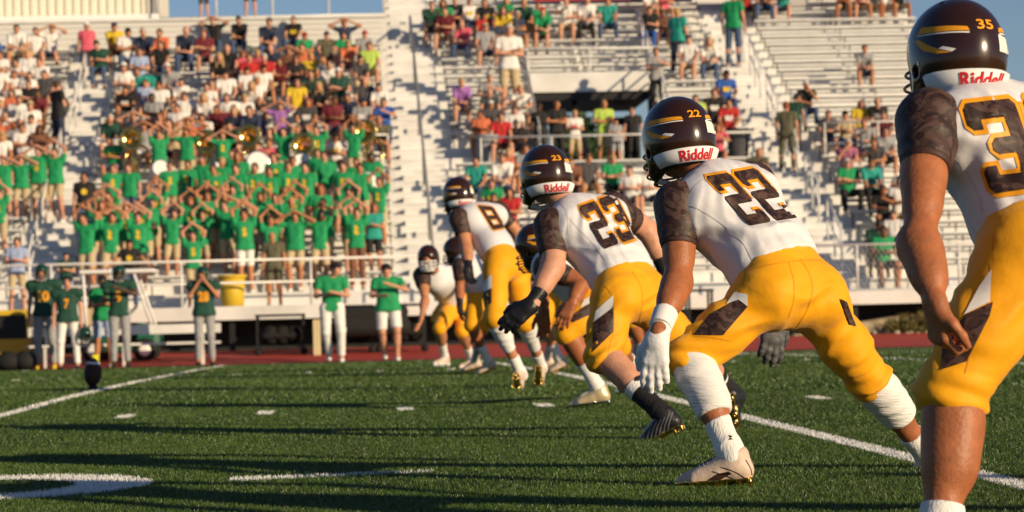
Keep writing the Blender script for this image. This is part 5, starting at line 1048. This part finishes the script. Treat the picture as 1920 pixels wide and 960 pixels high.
# ------------------------------------------------------------------ the sideline
def ground_person(x, ytop, yfeet, d, *a, **kw): return stander(x, ytop, 0, *a, d=d, z=float(gz(d)), **kw)
def coach(x, ytop, label, pose, bot, longb, var, d=50.6):
    r = ground_person(x, ytop, 0, d, pose, var, label, 0, 'G', bot, longb, 'c', shoes='W', group='coaches in green polo shirts'); r.scale = (r.scale[0] * 1.14, r.scale[1] * 1.1, r.scale[2]); return r
coach(623, 492, 'coach in green polo and long white trousers, both hands at his belly', 'twp', 'W', True, 0)
coach(728, 494, 'coach in green polo and white shorts with black cap, on the far sideline', 'twm', 'W', False, 1)
def opponent(x, ytop, label, pose, num, helm, skin, var, d=50.9, bot='A', rz=0., hair='k', sh='K', wsleeve=False):
    r = ground_person(x, ytop, 0, d, pose, var, label, skin, 'D', bot, True, '' if helm else hair, shoes=sh, rz=rz, group='opposing players in dark green jerseys')
    s_ = r.scale[2]; base = np.array(r.location); f = figure_head(pose, var); B = Matrix.Rotation(TH + rz, 3, 'Z')
    mx = np.array(B) @ np.diag([r.scale[0], s_, s_]); to = lambda p: base + mx @ np.asarray(p)
    if helm:
        o0 = set(bpy.data.objects); h = helmet(to(f[0]) , np.array(B) @ np.array([0, -1, -.08]), (0, 0, 1), None, None, s_ * 1.0, .010, shell='greenshell', mask='grey', band=False, marks=False); h.parent = r; h.matrix_parent_inverse = Matrix.LocRotScale(r.location, Matrix.Rotation(TH + rz, 3, 'Z').to_quaternion(), r.scale).inverted()
    sm = next(c for c in r.children if c.name.startswith('shirt'))
    V = np.array([v.co for v in sm.data.vertices]); bv = BVHTree.FromPolygons([Vector(v) for v in V], [tuple(p.vertices) for p in sm.data.polygons])
    v, ff = text_mesh(num, .2, .04); c = f[1]; VV = []
    w_ = .095 * len(num)
    for (a, q) in v:
        x_ = c[0] + (a - .5) * w_ * (1 if r.scale[0] > 0 else -1); z_ = c[2] - .20 + q * .18; hh = bv.ray_cast(Vector((x_, -1.2, z_)), Vector((0, 1, 0))); VV.append((x_, (hh[0].y if hh[0] else c[1] - .12) - .008, z_))
    me = bpy.data.meshes.new('number'); me.from_pydata(VV, [], ff); me.materials.append(M['yellow']); o = bpy.data.objects.new('number', me); COL.objects.link(o); o.parent = r
    pads = [cone(c + np.array([-.10, 0, .10]), c + np.array([-.23, 0, .075]), .075, .085, .04), cone(c + np.array([.10, 0, .10]), c + np.array([.23, 0, .075]), .075, .085, .04), cone(c + np.array([-.2, 0, .09]), c + np.array([.2, 0, .09]), .075, .075, .04)]
    V, Q = sdf_mesh(pads, .02); me = bpy.data.meshes.new('shoulder_pads'); me.from_pydata(V.tolist(), [], Q.tolist()); me.materials.append(FAB['D']); me.shade_smooth(); o = bpy.data.objects.new('shoulder_pads', me); COL.objects.link(o); o.parent = r
    return r
M['greenshell'] = mat('dark_green_helmet_shell', (.01, .045, .025), .2, coat=1)
def figure_head(pose, var):
    f = figure(pose, sum(ord(c) for c in pose) * 7 + var * 31, .05); return f['hd'], f['ch']
opponent(84, 498, 'opposing player 10 in green helmet and grey trousers, leftmost on the sideline', 'tsd', '10', True, 1, 0, d=51.2, sh='Y')
opponent(127, 518, 'bareheaded opposing player 7 in white trousers, beside player 10', 'tsd', '7', False, 0, 1, d=50.4, bot='W')
opponent(224, 500, 'opposing player 5 in dark green helmet in front of the golf cart', 'tsm', '5', True, 4, 0, d=50.8)
opponent(383, 502, 'opposing player 28 fastening his chin strap, alone on the sideline', 'tsf', '28', True, 1, 1, d=50.8)
ground_person(193, 516, 0, 51.6, 'tsp', 1, 'person in green top and denim shorts half hidden behind player 5', 1, 'G', 'S', False, 'c', shoes='W')
hp = W(at_px(158, 0, 50.3, 0), 50.3, .45); helmet(hp, (.6, -.7, -.3), (.2, 0, 1), None, None, 1.0, .010, shell='greenshell', mask='grey', band=False, marks=False)
hh = [o for o in bpy.data.objects if o.name.startswith('helmet') and o.parent is None][-1]; tag(hh, 'dark green helmet held low beside player 7', 'helmet')
# off to the right, out of frame: a figure added to cast a long shadow over the turf
for (x, y, po) in ((6.3, 4.9, 'tsd'),):
    dress(po, 0, (x, y, 0), .4, 1.05, 'unseen figure in white shirt and yellow trousers, added off right as shadow caster', 'unseen shadow casters', 1, 'W', 'Y', True, 'k')
# ------------------------------------------------------------------ football and tee
bc = P(174, 701, 25.2); bz = float(gz(25.2)); prof = [(-.142, .001), (-.135, .018), (-.115, .043), (-.085, .065), (-.05, .080), (0, .086), (.05, .080), (.085, .065), (.115, .043), (.135, .018), (.142, .001)]
ax = nrm((.06, .05, 1)); ball = empty('football', (bc[0], bc[1], bz), label='brown leather football standing upright on its kicking tee', cat='football')
c0 = np.array([bc[0], bc[1], bz + .165]); bo = MB().lathe(c0, ax, prof, 28).build('ball_cover', M['leather'], ball, True)
for h, rr in ((.088, .0645), (-.088, .0645)): MB().lathe(c0, ax, [(h - .012, rr + .0075 - (.006 if h > 0 else -.004)), (h + .0, rr + .0035), (h + .012, rr - .002 + (-.006 if h > 0 else .004))], 28).build('ball_stripe', M['white'], ball, True) if h > 0 else None
t_ = MB().lathe((bc[0], bc[1], bz), (0, 0, 1), [(.0, .095), (.012, .095), (.018, .05), (.05, .03), (.052, .02), (.02, .012)], 20).build('kicking_tee', M['tee'], None, True, label='dark kicking tee under the football', cat='kicking tee')
py = W(at_px(178, 0, 49.6, 0), 49.6, float(gz(49.6))); b = MB().box(py + Z * .15, (.05, .05, .12)).box(py + Z * .02, (.07, .07, .02)); b.build('pylon', mat('bright_yellow_foam', (.85, .75, .03), .5), None, label='small bright yellow pylon on the far sideline', cat='pylon')
# ------------------------------------------------------------------ band instruments
def sousa(x, y, k, label):
    d = td(k) + .25; t = at_px(x, y, d, 0); p = W(t, d, 0); D = p[1]; c = np.array([p[0], p[1] - .12, CAMH + (CY - (y + .025 * (x - CX))) / FPX * D]); r = empty('sousaphone', (c[0], c[1], tz(k)), label=label, cat='sousaphone', group='sousaphones in the band')
    b = MB()
    pts = [c + np.array([.30 * math.cos(a) * (1 + .02 * a), .10 * math.sin(a), .34 * math.sin(a) - .12]) for a in np.linspace(-1.2, 4.6, 26)]; b.tube(pts, list(np.linspace(.018, .062, 26)), 10); b.tube([pts[-1], pts[-1] + np.array([-.02, 0, .2]), c + np.array([-.12, -.02, .36])], [.062, .075, .09], 12)
    b.build('body_tube', M['brass'], r, True); b = MB(); b.lathe(c + np.array([-.12, -.06, .38]), (-.1, -1, .05), [(-.14, .07), (-.04, .09), (.05, .14), (.10, .21), (.125, .30), (.12, .302), (.09, .21), (.03, .13)], 24); b.build('bell', M['brass'], r, True)
    b = MB()
    for i in range(3): b.tube([c + np.array([-.06 + i * .04, -.1, -.25]), c + np.array([-.06 + i * .04, -.1, -.08])], .016, 8)
    b.tube([c + np.array([-.06, -.1, -.17]), c + np.array([.02, -.1, -.17])], .01, 6)
    b.build('valves', M['brass'], r, True)
for a in ((268, 290, 10, 'brass sousaphone leftmost in the top band row'), (408, 296, 10, 'brass sousaphone beside the left bass drum'), (588, 302, 9, 'brass sousaphone right of the large white drum'), (704, 276, 10, 'brass sousaphone at the right end of the band'), (487, 285, 11, 'brass sousaphone behind the middle of the band')): sousa(*a)
def drum(x, y, k, rr, label, wd=.18):
    d = td(k) + .12; t = at_px(x, y, d, 0); p = W(t, d, 0); c = np.array([p[0], p[1] - .1, CAMH + (CY - (y + .025 * (x - CX))) / FPX * p[1]]); r = empty('drum', (c[0], c[1], tz(k)), label=label, cat='drum', group='bass drums in the band'); a = nrm((.25, -1, .15))
    MB().lathe(c, a, [(-wd, rr), (wd, rr)], 30).build('drum_shell', FAB['W'], r, True)
    for s in (-1, 1): MB().lathe(c, a, [(s * (wd - .02), rr + .002), (s * (wd - .02), rr + .016), (s * (wd + .012), rr + .016), (s * (wd + .012), rr - .012)], 30).build('hoop', M['chrome'], r, True); MB().lathe(c, a, [(s * (wd + .004), rr), (s * (wd + .0045), .001)], 30).build('drum_head', M['drum'], r, True)
drum(490, 308, 8, .27, 'white bass drum left of the large one'); drum(572, 316, 8, .32, 'largest white bass drum in the band'); drum(692, 345, 6, .25, 'white bass drum at the right end of the band'); drum(308, 318, 8, .20, 'small white bass drum at the left end of the band'); drum(412, 322, 7, .19, 'small white bass drum in the middle left of the band')
# ------------------------------------------------------------------ sideline equipment
def TP(x, d): return at_px(x, 0, d, 0)
# yellow bin on the deck
tb = TP(437, 57.6); bn = empty('trash_bin', W(tb, 57.6, .93), label='round yellow bin standing behind the front railing', cat='bin'); YB = mat('yellow_plastic', (.62, .42, .03), .5, bump=.05)
MB().lathe(W(tb, 57.6, .93), Z, [(0, .001), (0, .235), (.66, .285), (.66, .001)], 24).build('bin_body', YB, bn, True); MB().lathe(W(tb, 57.6, .93), Z, [(.64, .286), (.64, .315), (.70, .315), (.70, .27), (.665, .262)], 24).build('rim', YB, bn, True)
for i, (x, k, lab) in enumerate(((921, 12, 'grey bin at the left end of the landing railing'), (1392, 12, 'dark bin at the right end of the landing railing'))):
    t = TP(x, 66.6); g_ = empty('trash_bin', W(t, 66.6, tz(11)), label=lab, cat='bin'); mm = FAB['A'] if i == 0 else FAB['H']
    MB().lathe(W(t, 66.6, tz(11)), Z, [(0, .24), (.8, .29), (.8, .0)], 20).build('bin_body', mm, g_, True); MB().lathe(W(t, 66.6, tz(11)), Z, [(.78, .292), (.78, .31), (.85, .31), (.86, .26), (.89, .02)], 20).build('lid', mm, g_, True)
# aluminium bench along the track
def bench(t0, t1, d, label):
    r = empty('bench', W(t0, d, float(gz(d))), label=label, cat='bench'); z = float(gz(d)); MB().fbox(t0, t1, d, d + .28, z + .41, z + .455).build('seat', M['alu'], r); MB().fbox(t0, t1, d + .36, d + .40, z + .62, z + .80).build('backrest', M['alu'], r)
    for t in np.linspace(t0 + .35, t1 - .35, 3): MB().fbox(t - .025, t + .025, d + .03, d + .08, z, z + .41).fbox(t - .025, t + .025, d + .32, d + .359, z, z + .8).fbox(t - .025, t + .025, d + .081, d + .319, z + .34, z + .38).build('leg', M['alu'], r)
bench(TP(48, 51.8), TP(412, 51.8), 51.8, 'long aluminium team bench behind the opposing players'); 
# golf cart
def cart():
    d = 53.6; t0, t1 = TP(150, d), TP(300, d); z = float(gz(d)); r = empty('golf_cart', W((t0 + t1) / 2, d, z), label='green and white golf cart parked on the track', cat='golf cart'); GG = mat('green_cart_paint', (.01, .10, .06), .3, coat=.6); WW = M['white']
    f = lambda a: t0 + (t1 - t0) * a
    b = MB(); b.add([W(f(.70), d + y, z + zz) for y in (0, 1.15) for zz in (.25, .80)] + [W(f(.92), d + y, z + zz) for y in (.05, 1.1) for zz in (.28, .72)] + [W(f(1.0), d + y, z + zz) for y in (.1, 1.05) for zz in (.30, .50)], [(0, 2, 3, 1), (0, 1, 5, 4), (2, 6, 7, 3), (1, 3, 7, 5), (0, 4, 6, 2), (4, 5, 9, 8), (6, 10, 11, 7), (5, 7, 11, 9), (8, 9, 11, 10), (4, 8, 10, 6)]); b.fbox(f(.02), f(.70), d, d + 1.15, z + .22, z + .34).fbox(f(.05), f(.45), d + .02, d + 1.13, z + .343, z + .62); o = b.build('body', GG, r); bv = o.modifiers.new('b', 'BEVEL'); bv.width = .04; bv.segments = 3
    o = MB().fbox(f(.0), f(.95), d - .05, d + 1.2, z + 1.78, z + 1.86).build('roof', WW, r); bv = o.modifiers.new('b', 'BEVEL'); bv.width = .035; bv.segments = 3
    for a, c in (((.08, .62), (.05, 1.79)), ((.90, .70), (.68, 1.79)), ((.45, .6), (.40, 1.79))):
        for y in (.04, 1.1): MB().tube([W(f(a[0]), d + y, z + a[1]), W(f(c[0]), d + y, z + c[1])], .03, 8).build('roof_post', WW, r, True)
    MB().fbox(f(.10), f(.44), d + .08, d + 1.05, z + .622, z + .74).build('seat', FAB['C'], r); MB().fbox(f(.06), f(.12), d + .08, d + 1.05, z + .76, z + 1.15).build('backrest', FAB['C'], r)
    MB().lathe(W(f(.62), d + .35, z + 1.0), nrm((-.7, 0, .7)), [(-.012, .17), (.0, .185), (.012, .17), (0, .155), (-.012, .17)], 20).build('steering_wheel', M['rubber'], r, True)
    for a in (.16, .80):
        for y in (-.04, 1.02):
            c = W(f(a), d + y, z + .24); wl = MB().lathe(c, (0, 1, 0), [(0, .12), (-.01, .15), (0, .22), (.03, .24), (.13, .24), (.16, .22), (.17, .1)], 22).build('wheel', M['rubber'], r, True); MB().lathe(c, (0, 1, 0), [(-.012, .001), (-.014, .09), (.0, .125), (.02, .125)], 18).build('rim', WW, wl, True)
cart()
# yellow framed blocking box and black bags at the far left
t0, t1 = TP(-30, 53), TP(51, 53); z = float(gz(53)); r = empty('equipment_trailer', W(t0, 53, z), label='black and yellow framed equipment box at the far left', cat='equipment box')
MB().fbox(t0, t1, 53.02, 54, z + .30, z + 1.05).build('box_body', M['dark'], r); MB().fbox(t0, t1 + .05, 52.97, 53.018, z + 1.02, z + 1.12).fbox(t1 - .02, t1 + .05, 52.97, 53.018, z + .25, z + 1.018).build('top_frame', YB, r); MB().fbox(t0, t1, 52.95, 53.01, z + .25, z + .55).build('lower_panel', YB, r)
for y in (-.2, .4): MB().lathe(W(t1 - .25 + y * .0 - (0 if y < 0 else .45), 53.2, z + .15), (0, 1, 0), [(0, .01), (0, .15), (.1, .15), (.1, .01)], 16).build('wheel', M['rubber'], r, True)
for i, (x, lab) in enumerate(((14, 'black round equipment bag at the far left edge of the track'), (46, 'smaller black bag right of the far left one'))):
    c = W(TP(x, 51.0), 51.0, float(gz(51)) + .16); V, Q = sdf_mesh([ell(c, (.26 - .04 * i, .2, .17)), ell(c + Z * .08, (.2, .15, .12)), cone(c + np.array([-.1, -.12, .2]), c + np.array([.1, -.12, .2]), .02, .02, .03)], .02); mobj('equipment_bag', V, Q, M['rubber'], None, label=lab, cat='bag')
# folded drum carts and cases under the stand edge
def rack(x0, x1, label, d=54.6, h=.85):
    t0, t1 = TP(x0, d), TP(x1, d); z = float(gz(d)); r = empty('equipment_cart', W(t0, d, z), label=label, cat='cart', group='black equipment carts'); MB().fbox(t0, t1, d, d + .7, z + h - .05, z + h).build('top_shelf', M['dark'], r); MB().fbox(t0 + .03, t1 - .03, d + .02, d + .68, z + .16, z + .20).build('lower_shelf', M['dark'], r)
    for t in (t0 + .04, t1 - .04):
        for dd in (d + .05, d + .62): MB().fbox(t - .025, t + .025, dd, dd + .05, z + .201, z + h - .052).build('post', M['dark'], r); MB().lathe(W(t, dd, z + .08), (0, 1, 0), [(0, .01), (0, .075), (.05, .075), (.05, .01)], 14).build('caster', M['rubber'], r, True)
    for j in range(3):
        a = t0 + .12 + (t1 - t0 - .3) * j / 3; V, Q = sdf_mesh([ell(W(a + .18, d + .3, z + .42), (.2, .22, .2)), cone(W(a + .05, d + .1, z + .4), W(a + .3, d + .1, z + .42), .05, .05, .04)], .03); mobj('packed_case', V, Q, M['rubber'], r)
rack(478, 572, 'black wheeled cart left of the coach in long trousers'); rack(604, 700, 'black wheeled cart between the two coaches', h=1.0); rack(706, 800, 'black wheeled cart behind the white shorts coach', h=1.0); rack(1290, 1340, 'black covered cart behind the players 22 and 23', h=1.15)
V, Q = sdf_mesh([cone(W(TP(640, 54.3), 54.3, .72), W(TP(752, 54.3), 54.3, .74), .16, .15, .06), cone(W(TP(640, 54.3), 54.3, .45), W(TP(752, 54.3), 54.3, .45), .2, .2, .1)], .03); mobj('covered_drum_rack', V, Q, M['rubber'], None, label='black fabric covered drum rack between the coaches', cat='drum rack')
for i, x in enumerate((590, 597, 616)): t = TP(x, 54.3); MB().fbox(t - .035, t + .035, 54.3, 54.37, -.16, .62).build('marching_post', mat('cream_paint', (.6, .52, .3), .5) if i == 0 else bpy.data.materials['cream_paint'], None, label=['leftmost cream board leaning behind the coach in long trousers', 'middle cream board behind the coach in long trousers', 'rightmost cream board behind the coach in long trousers'][i], cat='board')
